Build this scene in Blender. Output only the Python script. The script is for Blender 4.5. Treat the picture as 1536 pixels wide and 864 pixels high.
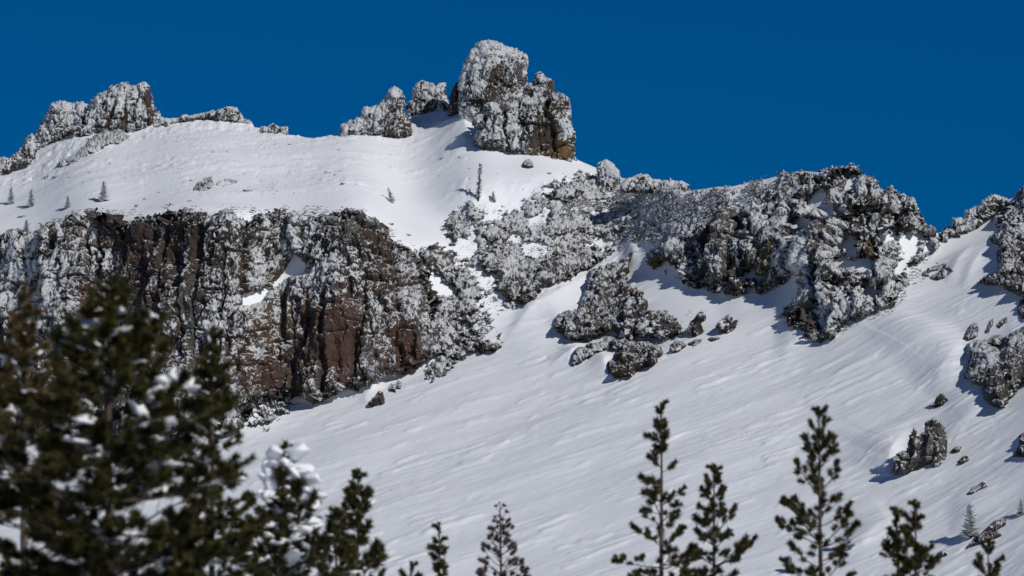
import bpy, math, random
import numpy as np
from mathutils import Vector, Matrix, Quaternion

for o in list(bpy.data.objects): bpy.data.objects.remove(o)
SC = bpy.context.scene
COL = SC.collection
rng = np.random.default_rng(7)
random.seed(7)
R_ = math.radians

# ------------------------------------------------------------------ camera
W0, H0 = 1536.0, 864.0
LENS = 200.0
FPX = W0 * LENS / 36.0
PITCH = R_(7.0)
CAM = np.array([0.0, 0.0, 2.0])
cd = bpy.data.cameras.new('camera'); cam = bpy.data.objects.new('camera', cd); COL.objects.link(cam)
cam.location = CAM; cam.rotation_euler = (R_(90) + PITCH, 0, 0)
cd.lens = LENS; cd.sensor_width = 36.0; cd.clip_start = 0.5; cd.clip_end = 30000
cd.dof.use_dof = True; cd.dof.focus_distance = 640.0; cd.dof.aperture_fstop = 5.0
SC.camera = cam

# ------------------------------------------------------------------ light
SUN_EL, SUN_AZ = R_(31.0), R_(40.0)       # azimuth: from the camera's back towards the right
SDIR = np.array([math.cos(SUN_EL)*math.sin(SUN_AZ), -math.cos(SUN_EL)*math.cos(SUN_AZ), math.sin(SUN_EL)])
sd = bpy.data.lights.new('sun', 'SUN'); sun = bpy.data.objects.new('sun', sd); COL.objects.link(sun)
sd.energy = 2.85; sd.angle = R_(0.5); sd.color = (1.0, 0.965, 0.91)
sun.rotation_euler = Vector(SDIR).to_track_quat('Z', 'Y').to_euler(); sun.location = (60, -40, 60)
world = bpy.data.worlds.new('World'); SC.world = world; world.use_nodes = True
nt = world.node_tree; nt.nodes.clear()
sky = nt.nodes.new('ShaderNodeTexSky'); sky.sky_type = 'NISHITA'; sky.sun_disc = False
sky.sun_elevation = SUN_EL; sky.sun_rotation = math.pi - SUN_AZ
sky.altitude = 2600; sky.air_density = 1.0; sky.dust_density = 0.0; sky.ozone_density = 4.0
pol = nt.nodes.new('ShaderNodeMix'); pol.data_type = 'RGBA'; pol.blend_type = 'MULTIPLY'; pol.inputs[0].default_value = 1
pol.inputs[7].default_value = (0.0, 0.41, 0.77, 1)      # deep, polarised high-mountain blue over the whole sky
bg = nt.nodes.new('ShaderNodeBackground'); bg.inputs[1].default_value = 0.047
wo = nt.nodes.new('ShaderNodeOutputWorld')
nt.links.new(sky.outputs[0], pol.inputs[6]); nt.links.new(pol.outputs[2], bg.inputs[0]); nt.links.new(bg.outputs[0], wo.inputs[0])
SC.view_settings.view_transform = 'Standard'; SC.view_settings.look = 'None'
SC.view_settings.exposure = 0.0; SC.view_settings.gamma = 1.0
SC.render.engine = 'CYCLES'
SC.cycles.max_bounces = 5; SC.cycles.diffuse_bounces = 3; SC.cycles.use_denoising = True

# ------------------------------------------------------------------ noise
LAT = rng.random((64, 64, 64)).astype(np.float32)
JIT = rng.random((64, 64, 64, 3)).astype(np.float32)
def vnoise(p):
    p = np.asarray(p, np.float32); i = np.floor(p).astype(np.int32); f = p - i
    f = f*f*(3 - 2*f); a = i & 63; b = (i + 1) & 63
    x0, y0, z0 = a[..., 0], a[..., 1], a[..., 2]; x1, y1, z1 = b[..., 0], b[..., 1], b[..., 2]
    fx, fy, fz = f[..., 0], f[..., 1], f[..., 2]
    c00 = LAT[x0, y0, z0]*(1-fx) + LAT[x1, y0, z0]*fx; c10 = LAT[x0, y1, z0]*(1-fx) + LAT[x1, y1, z0]*fx
    c01 = LAT[x0, y0, z1]*(1-fx) + LAT[x1, y0, z1]*fx; c11 = LAT[x0, y1, z1]*(1-fx) + LAT[x1, y1, z1]*fx
    return (c00*(1-fy) + c10*fy)*(1-fz) + (c01*(1-fy) + c11*fy)*fz
def fbm(p, octv=4, gain=0.5, off=0.0):
    p = np.asarray(p, np.float32) + np.float32(off); a, s, t = 1.0, 0.0, 0.0
    for k in range(octv):
        s = s + a*(vnoise(p) - 0.5); t += a; a *= gain
        p = p*np.float32(2.03) + np.float32(17.3)
    return s / t * 1.7
def ridged(p, octv=4, off=0.0):
    p = np.asarray(p, np.float32) + np.float32(off); a, s, t = 1.0, 0.0, 0.0
    for k in range(octv):
        s = s + a*(1 - np.abs(2*vnoise(p) - 1)); t += a; a *= 0.55
        p = p*np.float32(2.07) + np.float32(9.1)
    return s / t
ROT = np.array(Matrix.Rotation(0.14, 3, 'Y') @ Matrix.Rotation(0.5, 3, 'Z') @ Matrix.Rotation(0.1, 3, 'X'), np.float32)
def worley(p, boxy=False):
    p = np.asarray(p, np.float32); sh = p.shape[:-1]; p = p.reshape(-1, 3)
    i = np.floor(p).astype(np.int32); f1 = np.full(len(p), 9.0, np.float32); f2 = f1.copy(); cid = np.zeros(len(p), np.float32)
    for dx in (-1, 0, 1):
        for dy in (-1, 0, 1):
            for dz in (-1, 0, 1):
                c = i + np.array([dx, dy, dz], np.int32); w = c & 63
                e = (c + JIT[w[:, 0], w[:, 1], w[:, 2]]) - p; d = np.abs(e).max(1) if boxy else np.sqrt((e**2).sum(1))
                n = d < f1
                f2 = np.where(n, f1, np.minimum(f2, d)); cid = np.where(n, LAT[w[:, 0], w[:, 1], w[:, 2]], cid); f1 = np.where(n, d, f1)
    return f1.reshape(sh), f2.reshape(sh), cid.reshape(sh)
def n2(x, y, z=0.0):
    return np.stack([x + 0*y, y + 0*x, z + 0*x + 0*y], -1)
def h1(k, s=0.0):
    v = np.sin(np.asarray(k, np.float64)*127.1 + s*311.7)*43758.5453
    return v - np.floor(v)
def sstep(a, b, x):
    t = np.clip((x - a)/(b - a), 0, 1); return t*t*(3 - 2*t)

# ------------------------------------------------------------------ picture directions <-> places
cp, sp = math.cos(PITCH), math.sin(PITCH)
def tane(row):
    Y = (H0/2 - np.asarray(row, np.float64))/FPX
    return (sp + Y*cp)/(cp - Y*sp)
def place(px, row, D):
    """the point seen at px,row of the photograph, D metres away along the view's ground direction"""
    X = (np.asarray(px, np.float64) - W0/2)/FPX; Y = (H0/2 - np.asarray(row, np.float64))/FPX
    t = D/(cp - Y*sp)
    return np.stack([t*X, D + 0*t, CAM[2] + t*(sp + Y*cp)], -1)
def pdist(X, Y, poly):
    """signed distance to a polygon, positive inside"""
    P = np.asarray(poly, np.float64); sh = X.shape; x = X.ravel(); y = Y.ravel()
    d = np.full(x.shape, 1e9); ins = np.zeros(x.shape, bool)
    for k in range(len(P)):
        a, b = P[k], P[(k+1) % len(P)]; e = b - a; l = max((e*e).sum(), 1e-9)
        t = np.clip(((x-a[0])*e[0] + (y-a[1])*e[1])/l, 0, 1)
        d = np.minimum(d, (x-a[0]-t*e[0])**2 + (y-a[1]-t*e[1])**2)
        if a[1] != b[1]:
            c = (a[1] > y) != (b[1] > y)
            ins ^= c & (x < (b[0]-a[0])*(y-a[1])/(b[1]-a[1]) + a[0])
    d = np.sqrt(d)
    return np.where(ins, d, -d).reshape(sh)

# ------------------------------------------------------------------ object helpers
def prop(o, label=None, cat=None, group=None, kind=None):
    for k, v in (('label', label), ('category', cat), ('group', group), ('kind', kind)):
        if v: o[k] = v
    return o
def mesh(name, V, F, mats, attrs=None, smooth=False):
    V = np.asarray(V, np.float32).reshape(-1, 3); F = np.asarray(F, np.int32); m = bpy.data.meshes.new(name); k = F.shape[1]
    m.vertices.add(len(V)); m.vertices.foreach_set('co', V.ravel())
    m.loops.add(F.size); m.loops.foreach_set('vertex_index', F.ravel())
    m.polygons.add(len(F)); m.polygons.foreach_set('loop_start', np.arange(0, F.size, k, dtype=np.int32))
    m.polygons.foreach_set('loop_total', np.full(len(F), k, np.int32))
    if smooth: m.polygons.foreach_set('use_smooth', np.ones(len(F), bool))
    for an, av in (attrs or {}).items():
        av = np.asarray(av, np.float32)
        if av.ndim == 1:
            m.attributes.new(an, 'FLOAT', 'POINT').data.foreach_set('value', av)
        else:
            c = np.ones((len(av), 4), np.float32); c[:, :3] = av
            m.attributes.new(an, 'FLOAT_COLOR', 'POINT').data.foreach_set('color', c.ravel())
    m.update(calc_edges=True)
    for mt in (mats if isinstance(mats, (list, tuple)) else [mats]): m.materials.append(mt)
    return m
def obj(name, data, parent=None, loc=None):
    o = bpy.data.objects.new(name, data); COL.objects.link(o)
    if parent is not None: o.parent = parent
    if loc is not None: o.location = loc
    return o
def empty(name, loc, **kw):
    o = obj(name, None, None, loc); o.empty_display_size = 0.3
    return prop(o, **kw)
def copy_tree(o, parent=None):
    c = o.copy(); COL.objects.link(c); c.parent = parent
    for ch in o.children: copy_tree(ch, c)
    return c
def compact(F, *arr):
    u, inv = np.unique(F.ravel(), return_inverse=True)
    return inv.reshape(F.shape), [a[u] for a in arr]
def grid_faces(nx, ny):
    a = np.arange(nx*ny).reshape(nx, ny)
    return np.stack([a[:-1, :-1], a[:-1, 1:], a[1:, 1:], a[1:, :-1]], -1).reshape(-1, 4)
def grid_normals(P):
    du = np.gradient(P, axis=0); dv = np.gradient(P, axis=1)
    n = np.cross(du, dv); n /= np.maximum(np.linalg.norm(n, axis=-1, keepdims=True), 1e-9)
    n *= np.where(n[..., 1:2] > 0, -1, 1)
    return n

# ------------------------------------------------------------------ materials
def new_mat(name):
    m = bpy.data.materials.new(name); m.use_nodes = True; t = m.node_tree; t.nodes.clear()
    b = t.nodes.new('ShaderNodeBsdfPrincipled'); o = t.nodes.new('ShaderNodeOutputMaterial'); t.links.new(b.outputs[0], o.inputs[0])
    return m, t, b
def N(t, typ, **kw):
    n = t.nodes.new(typ)
    for k, v in kw.items(): setattr(n, k, v)
    return n
def noise_node(t, vec, scale, detail=4, rough=0.55, dim='3D'):
    n = N(t, 'ShaderNodeTexNoise'); n.inputs['Scale'].default_value = scale; n.inputs['Detail'].default_value = detail; n.inputs['Roughness'].default_value = rough
    t.links.new(vec, n.inputs['Vector']); return n.outputs[0]
def mapping(t, scale=(1, 1, 1), rot=(0, 0, 0)):
    tc = N(t, 'ShaderNodeTexCoord'); mp = N(t, 'ShaderNodeMapping'); mp.inputs['Scale'].default_value = scale; mp.inputs['Rotation'].default_value = rot
    t.links.new(tc.outputs['Object'], mp.inputs[0]); return mp.outputs[0]
def ramp(t, fac, a, b):
    n = N(t, 'ShaderNodeMapRange'); n.interpolation_type = 'SMOOTHSTEP'; n.inputs[1].default_value = a; n.inputs[2].default_value = b
    t.links.new(fac, n.inputs[0]); return n.outputs[0]
def math_(t, op, a, b, c=None):
    n = N(t, 'ShaderNodeMath', operation=op)
    for i, v in enumerate((a, b, c)):
        if v is None: continue
        if isinstance(v, (int, float)): n.inputs[i].default_value = v
        else: t.links.new(v, n.inputs[i])
    return n.outputs[0]
def mixc(t, fac, a, b, blend='MIX'):
    n = N(t, 'ShaderNodeMix', data_type='RGBA', blend_type=blend)
    for i, v in ((0, fac), (6, a), (7, b)):
        if isinstance(v, (int, float)): n.inputs[i].default_value = v
        elif isinstance(v, tuple): n.inputs[i].default_value = (*v, 1)
        else: t.links.new(v, n.inputs[i])
    return n.outputs[2]
def attr(t, name):
    n = N(t, 'ShaderNodeAttribute'); n.attribute_name = name; return n
def bump(t, b, h, strength, dist):
    n = N(t, 'ShaderNodeBump'); n.inputs['Strength'].default_value = strength; n.inputs['Distance'].default_value = dist
    t.links.new(h, n.inputs['Height']); t.links.new(n.outputs[0], b.inputs['Normal'])

def snow_material():
    m, t, b = new_mat('snow')
    v = mapping(t); n = noise_node(t, v, 0.06, 3)
    t.links.new(mixc(t, n, (0.84, 0.865, 0.90), (0.90, 0.915, 0.935)), b.inputs['Base Color'])
    b.inputs['Roughness'].default_value = 0.75; b.inputs['Specular IOR Level'].default_value = 0.25
    v2 = mapping(t, (0.35, 1.6, 1.6), (0, 0, R_(-8))); w = noise_node(t, v2, 1.1, 5, 0.6)
    bump(t, b, w, 0.5, 0.12)
    return m
def rock_material(name, amp=2.2, fine=6.5, amp2=1.5, mid=2.6):
    m, t, b = new_mat(name)
    v = mapping(t); vv = mapping(t, (1, 1, 0.45))
    rm = attr(t, 'rime').outputs['Fac']; tint = attr(t, 'tint').outputs['Color']
    f1 = noise_node(t, mapping(t, (1, 1, 0.5)), fine, 4, 0.7); f2 = noise_node(t, vv, 1.3, 5, 0.6)
    f3 = noise_node(t, mapping(t, (1, 1, 0.5)), mid, 3, 0.6)
    f1 = math_(t, 'ADD', math_(t, 'MULTIPLY_ADD', f3, amp2/amp, -amp2/amp/2), f1)
    k = math_(t, 'ADD', math_(t, 'MULTIPLY_ADD', f1, amp, -amp/2), math_(t, 'MULTIPLY_ADD', f2, 0.5, -0.25))
    mask = ramp(t, math_(t, 'ADD', rm, k), 0.34, 0.70)
    g = noise_node(t, vv, 3.0, 6, 0.7)
    rock = mixc(t, g, mixc(t, 1.0, tint, (0.45, 0.45, 0.45), 'MULTIPLY'), mixc(t, 1.0, tint, (1.55, 1.5, 1.45), 'MULTIPLY'))
    rime = mixc(t, noise_node(t, v, 2.6, 4, 0.6), (0.40, 0.42, 0.44), (0.82, 0.83, 0.84))
    t.links.new(mixc(t, mask, rock, rime), b.inputs['Base Color'])
    b.inputs['Roughness'].default_value = 0.9; b.inputs['Specular IOR Level'].default_value = 0.15
    bump(t, b, math_(t, 'ADD', noise_node(t, v, 4.0, 6, 0.7), math_(t, 'MULTIPLY', mask, 0.35)), 0.9, 0.22)
    return m
def flat_mat(name, c1, c2, scale=8.0, rough=0.8, spec=0.3, trans=0.0):
    m, t, b = new_mat(name); v = mapping(t)
    t.links.new(mixc(t, ramp(t, noise_node(t, v, scale, 3), 0.3, 0.72), c1, c2), b.inputs['Base Color'])
    b.inputs['Roughness'].default_value = rough; b.inputs['Specular IOR Level'].default_value = spec
    return m
M_SNOW = snow_material()
M_ROCK = rock_material('rimed_rock')
M_RIME = rock_material('thick_rime', 2.0, 6.0, 1.1, 2.6)
M_SCRUB = rock_material('rimed_scrub', 2.2, 6.0, 2.6, 1.9)

# ------------------------------------------------------------------ the mountain's snow surface
RIDGE = np.array([(-1500, 420), (-700, 330), (-300, 300), (-80, 275), (0, 258), (30, 236), (60, 215), (110, 198), (190, 184), (240, 178), (270, 178), (330, 166), (380, 188), (430, 201), (470, 206),
    (510, 204), (560, 196), (610, 172), (650, 168), (690, 167), (715, 172), (760, 190), (830, 224), (862, 238), (890, 249), (930, 266), (960, 277), (1035, 286), (1070, 281), (1100, 278), (1150, 268),
    (1175, 262), (1200, 257), (1225, 259), (1260, 258), (1285, 262), (1310, 280), (1350, 312), (1385, 347), (1402, 351), (1415, 348), (1450, 330), (1490, 306), (1536, 290), (1600, 272), (1750, 262), (2000, 330), (2400, 420), (3000, 520)], float)
def ridge_row(px): return np.interp(px, RIDGE[:, 0], RIDGE[:, 1])
ROWB = 905.0
GX = np.arange(-1500, 3001, 4.0); GY = np.arange(40, 911, 4.0)
GXX, GYY = np.meshgrid(GX, GY, indexing='ij')
CLIFF_L = [(-90, 350), (-40, 352), (0, 349), (12, 354), (29, 352), (53, 350), (76, 346), (88, 334), (108, 325), (129, 319), (144, 316), (164, 319), (176, 328), (188, 332), (211, 328), (234, 325), (249, 319), (264, 316), (281, 319), (296, 320), (316, 322), (340, 326),
    (357, 327), (375, 331), (390, 322), (410, 315), (425, 315), (437, 322), (465, 325), (494, 322), (512, 318), (535, 316), (547, 324), (561, 336), (575, 352), (590, 366), (608, 372), (625, 376), (638, 392), (634, 405), (648, 418), (655, 440), (650, 470), (652, 500), (650, 520), (645, 541), (619, 548),
    (593, 555), (567, 562), (560, 572), (541, 585), (525, 582), (495, 592), (469, 596), (443, 596), (420, 594), (400, 600), (391, 607), (376, 607), (374, 626), (352, 648), (300, 650), (200, 655), (90, 655), (0, 650), (-90, 650)]
FLANK = [(630, 378), (645, 370), (665, 371), (684, 381), (699, 398), (710, 416), (719, 439), (734, 472), (742, 498), (755, 517), (740, 523), (699, 532), (670, 541), (650, 530), (645, 500), (648, 470), (652, 452), (660, 440), (690, 446), (682, 428), (660, 412), (640, 398)]
MASSIF = [(1165, 268), (1200, 262), (1225, 260), (1245, 255), (1262, 252), (1285, 249), (1290, 261), (1302, 267), (1308, 271), (1325, 286), (1335, 281), (1350, 293), (1368, 300), (1380, 323), (1388, 338), (1398, 352), (1408, 362), (1400, 376),
    (1385, 388), (1365, 402), (1352, 430), (1340, 462), (1300, 480), (1265, 492), (1250, 512), (1235, 514), (1215, 510), (1195, 497), (1172, 482), (1174, 466), (1194, 450), (1200, 430), (1182, 418), (1165, 400), (1150, 340), (1150, 300)]
BUTTRESS = [(978, 380), (1000, 365), (1030, 345), (1060, 335), (1100, 322), (1150, 305), (1185, 300), (1200, 340), (1205, 400), (1190, 414), (1180, 420), (1161, 425), (1145, 436), (1113, 445), (1090, 441), (1069, 436), (1054, 427), (1031, 427), (1024, 418), (1010, 414), (996, 411), (969, 396)]
SCRUBZ = [(822, 303), (835, 285), (870, 268), (900, 262), (940, 276), (1000, 286), (1040, 287), (1100, 279), (1150, 270), (1190, 262), (1215, 262), (1200, 300), (1185, 320), (1150, 330), (1100, 345), (1060, 355), (1020, 368), (990, 378), (965, 380), (945, 372), (936, 358), (925, 340), (900, 352), (860, 352), (830, 330)]
def zone(base, poly, val, soft=6.0):
    w = sstep(-soft, soft, pdist(GXX, GYY, poly)); return base*(1-w) + val*w
TA = np.full(GXX.shape, 0.50)
TA = zone(TA, [(-1500, 0), (560, 0), (700, 300), (640, 385), (560, 325), (420, 322), (100, 325), (60, 345), (-1500, 350)], 0.37, 20)
TA = zone(TA, [(560, 150), (700, 150), (880, 235), (840, 280), (700, 330), (600, 300), (560, 210)], 0.52, 20)
TA = zone(TA, [(650, 320), (720, 280), (820, 270), (940, 330), (900, 400), (830, 450), (760, 470), (720, 460)], 1.2, 20)
TA = zone(TA, [(720, 440), (900, 380), (860, 470), (830, 540), (740, 530)], 0.66, 16)
TA = zone(TA, [(1380, 340), (1640, 250), (1640, 880), (1300, 880), (1240, 560)], 0.53, 80)
TA = zone(TA, SCRUBZ, 0.95, 20)
TA = zone(TA, [(940, 370), (1000, 400), (1190, 430), (1175, 500), (1000, 520), (930, 470)], 0.62, 16)
TA = zone(TA, MASSIF, 1.05, 14); TA = zone(TA, BUTTRESS, 1.35, 10)
TA = zone(TA, FLANK, 1.2, 8)
TA = zone(TA, CLIFF_L, 3.4, 5)
def blur(a, n, axis):
    k = np.hanning(2*n+3)[1:-1]; k /= k.sum()
    p = np.pad(a, [(n, n) if i == axis else (0, 0) for i in range(2)], mode='edge')
    return sum(k[j]*np.take(p, np.arange(j, j + a.shape[axis]), axis) for j in range(2*n+1))
TA = blur(blur(TA, 4, 0), 2, 1)
# columns: fine inside the view, coarse outside
CX = np.concatenate([np.arange(-1500, -140, 40.0), np.arange(-140, -20, 6.0), np.arange(-20, 1557, 1.55), np.arange(1562, 1700, 6.0), np.arange(1720, 3001, 40.0)])
NR = 470
SV = np.linspace(0, 1, NR)
CR = ridge_row(CX) + 3.0*fbm(n2(CX*0.02, 0*CX), 4)*(np.abs(CX-768) < 900)
ROWS = CR[:, None] + SV[None, :]*(ROWB - CR[:, None])
PXX = np.repeat(CX[:, None], NR, 1)
def sample_grid(A, px, row):
    fx = np.clip((px - GX[0])/4.0, 0, len(GX)-1.001); fy = np.clip((row - GY[0])/4.0, 0, len(GY)-1.001)
    i = fx.astype(int); j = fy.astype(int); u = fx - i; v = fy - j
    return (A[i, j]*(1-u) + A[i+1, j]*u)*(1-v) + (A[i, j+1]*(1-u) + A[i+1, j+1]*u)*v
TAs = sample_grid(TA, PXX, ROWS)
xm = (GX - 768)*0.069
D0 = 590 - 0.72*xm - 9.5e-5*np.clip(GX - 1300, 0, 350)**2
D0 = np.where(GX > 1650, D0 + (GX-1650)*0.03, D0)
TG = np.repeat(tane(GY)[None, :], len(GX), 0)
gg = 1.0/np.maximum(TA - TG, 0.12)
LG = np.zeros_like(TG); LG[:, :-1] = np.cumsum((0.5*(gg[:, 1:] + gg[:, :-1])*(TG[:, :-1] - TG[:, 1:]))[:, ::-1], 1)[:, ::-1]
DG = blur(blur(D0[:, None]*np.exp(LG), 13, 0), 13, 0)
DT = sample_grid(DG, PXX, ROWS)
def depth(px, row):
    px = np.asarray(px, float); return sample_grid(DG, px, np.clip(np.asarray(row, float), ridge_row(px), ROWB))
SP = place(PXX, ROWS, DT)
SN = grid_normals(SP)
# wind drifts: broad undulation, then sastrugi drawn out along the wind (world x), steep on the sunny side
X_, Y_ = SP[..., 0], SP[..., 1]
steep = sstep(1.6, 0.9, TAs)
wv = 1.5*fbm(n2(X_*0.05, Y_*0.05), 3)
und = 0.9*fbm(n2(X_*0.045, Y_*0.09, 3.3), 3)
def saw(u):
    u = u - np.floor(u); return np.where(u < 0.14, u/0.14, (1-u)/0.86)
def streaks(f, tilt, o, lo, hi, fx=0.14, fy=0.40):
    a_ = sstep(lo, hi, fbm(n2(X_*fx + o, Y_*fy, o), 3))
    return a_*saw(Y_*f + tilt*X_ + 1.7*fbm(n2(X_*0.045, Y_*0.10, o + 5), 3) + 0.5*fbm(n2(X_*0.3, Y_*0.3, o + 7), 2))
dz = und + 0.10*fbm(n2(X_*0.16 + 5, Y_*0.85 + wv*0.5, 1.7), 4, 0.55) + 0.075*streaks(0.27, 0.004, 1.3, 0.06, 0.36) + 0.07*streaks(0.53, -0.012, 4.9, 0.08, 0.35) + 0.05*streaks(0.9, 0.01, 9.1, -0.05, 0.3) + 0.28*streaks(0.45, 0.0, 21.7, .20, .36, .15, .42) + 0.20*streaks(0.62, 0.02, 41.7, .20, .36, .19, .5) + 0.035*fbm(n2(X_*0.8, Y_*1.4, 12.0), 4, .6) + 0.07*streaks(0.8, 0.015, 31.7, .16, .34, .15, .6)
dz = dz + sstep(1240, 1420, PXX)*sstep(520, 680, ROWS)*0.13*streaks(0.42, 0.02, 14.0, 0.02, 0.3) + sstep(1240, 1420, PXX)*sstep(560, 700, ROWS)*0.14*streaks(0.23, -0.02, 17.0, 0.05, 0.3)
dz = dz + 0.03*fbm(n2(X_*1.2, Y_*2.2, 2.0), 3)
dz = 0.8*(dz - und)*(1 - 0.82*sstep(420, 330, ROWS)) + und*(1 - 0.4*sstep(420, 330, ROWS))
dz = und + (dz - und)*(1 - 0.85*sstep(-12, 25, pdist(PXX, ROWS, [(935, 375), (1000, 400), (1180, 425), (1175, 490), (1120, 520), (1010, 500), (960, 440)])))
dz = dz*steep*sstep(0, 0.02, SV)[None, :]
# crests of drifts with a hollowed lee beside the standing rocks: polyline (lee on its right-hand side going up the list), height m, windward px, lee px
LIPS = [([(1392, 592), (1410, 562), (1432, 528), (1450, 500)], 1.1, 120, 22), ([(1328, 718), (1331, 697), (1343, 674), (1366, 640)], 0.9, 50, 12), ([(1262, 842), (1290, 818), (1330, 788), (1356, 770)], 0.7, 40, 16),
        ([(856, 551), (853, 540), (866, 527), (884, 515)], 0.7, 22, 7), ([(910, 566), (905, 548), (920, 533)], 0.8, 22, 9), ([(830, 500), (836, 480), (858, 464)], 0.5, 20, 7), ([(1224, 514), (1160, 487)], 0.6, 34, 14),
        ([(716, 222), (700, 205), (693, 185), (692, 168)], 1.1, 40, 12), ([(1418, 432), (1436, 398), (1460, 362)], 0.5, 12, 12), ([(1440, 440), (1460, 400), (1478, 368)], 0.4, 12, 9), ([(548, 606), (549, 592), (561, 578), (580, 570)], 0.5, 16, 8),
        ([(752, 520), (775, 490), (800, 460), (870, 425), (935, 385)], 0.7, 14, 22), ([(945, 412), (950, 390), (938, 350)], 0.9, 12, 16), ([(1080, 480), (1120, 450), (1165, 425)], 0.5, 40, 24), ([(1395, 690), (1440, 640), (1475, 612), (1510, 600)], 0.8, 30, 18), ([(1420, 800), (1460, 770), (1536, 730)], 0.6, 24, 12)]
for pl, A_, wl, wr in LIPS:
    best = np.full(PXX.shape, 1e9); sg = np.zeros(PXX.shape); tt = np.zeros(PXX.shape); npt = len(pl) - 1
    for k in range(npt):
        a_, b_ = np.array(pl[k], float), np.array(pl[k+1], float); e_ = b_ - a_; t_ = np.clip(((PXX-a_[0])*e_[0] + (ROWS-a_[1])*e_[1])/(e_@e_), 0, 1)
        d_ = np.hypot(PXX - a_[0] - t_*e_[0], ROWS - a_[1] - t_*e_[1]); cr_ = e_[0]*(ROWS-a_[1]) - e_[1]*(PXX-a_[0]); m_ = d_ < best
        best = np.where(m_, d_, best); sg = np.where(m_, np.sign(cr_), sg); tt = np.where(m_, (k+t_)/npt, tt)
    fade_ = np.sin(np.pi*np.clip(tt, 0, 1))**1.6; wl = wl*(0.35 + 0.65*fade_)
    dz += A_*fade_*np.where(sg > 0, np.exp(-(best/wr)**1.4), np.exp(-(best/wl)**1.6))
GUL = sstep(-10, 25, pdist(PXX, ROWS, [(655, 330), (720, 270), (830, 262), (960, 300), (1200, 262), (1300, 300), (980, 400), (880, 420), (800, 470), (745, 470), (690, 380)]))
dz += GUL*(0.34*fbm(n2(X_*1.0, Y_*0.8, 3.0), 4))
UPP = sstep(330, 250, ROWS)*(PXX < 700)
dz += UPP*1.5*(0.30*np.maximum(fbm(n2(X_*0.35, Y_*0.8, 4.0), 5, .62), 0) + 0.16*np.maximum(fbm(n2(X_*0.09 + 3, Y_*0.16, 8.0), 3), 0)*fbm(n2(X_*1.3, Y_*1.6, 7.0), 3)*4)
SP[..., 2] += dz
def drift(px, row):
    px = np.asarray(px, float); row = np.asarray(row, float)
    f = np.interp(px, CX, np.arange(len(CX))); i = np.clip(f.astype(int), 0, len(CX)-2); u = f - i
    r = np.interp(px, CX, CR); q_ = np.clip((row - r)/(ROWB - r), 0, 1)*(NR-1); j = np.clip(q_.astype(int), 0, NR-2); v = q_ - j
    return (dz[i, j]*(1-u) + dz[i+1, j]*u)*(1-v) + (dz[i, j+1]*(1-u) + dz[i+1, j+1]*u)*v
# back of the ridge, apron below the frame
BK = []
for d_, drop in ((400, 140), (160, 60), (60, 20), (25, 7), (10, 2.2), (4, .6)):
    p = SP[:, 0].copy(); p[:, 1] += d_; p[:, 0] *= 1 + d_/700; p[:, 2] = np.maximum(p[:, 2] - drop, -4); BK.append(p)
AP = []
zb = SP[:, -1, 2]; Db = DT[:, -1]; Xr = (CX - W0/2)/FPX
for t_ in np.linspace(0.93, 0, 16):
    p = np.zeros((len(CX), 3)); p[:, 1] = 150 + (Db - 150)*t_; p[:, 0] = Xr*p[:, 1]*1.003; p[:, 2] = -3 + (zb + 3)*t_**1.7; AP.append(p)
ALL = np.concatenate([np.stack(BK, 1), SP, np.stack(AP, 1)], 1)
nyr = ALL.shape[1]
F = grid_faces(len(CX), nyr)[:, ::-1]
slope = obj('snow_slope', mesh('snow_slope', ALL, F, M_SNOW, smooth=True)); prop(slope, 'broad wind-scoured snowfield sweeping up to the rocky ridge', kind='structure')
# the flat snowy ground out to the horizon
gx = np.concatenate([-np.geomspace(8000, 60, 24), np.linspace(-50, 50, 21), np.geomspace(60, 8000, 24)])
GXm, GYm = np.meshgrid(gx, gx, indexing='ij')
GZ = 0.5*fbm(n2(GXm*0.06, GYm*0.06), 3)*np.exp(-(GXm**2+GYm**2)/300**2)
GV = np.stack([GXm, GYm, GZ - 0.1], -1)
prop(obj('snowy_ground', mesh('snowy_ground', GV, grid_faces(len(gx), len(gx))[:, ::-1], M_SNOW, smooth=True)), 'flat snow-covered ground below the mountain', kind='structure')
def ground_z(x, y): return float(0.5*fbm(n2(np.float64(x)*0.06, np.float64(y)*0.06), 3)*math.exp(-(x*x+y*y)/300**2) - 0.1)

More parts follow.
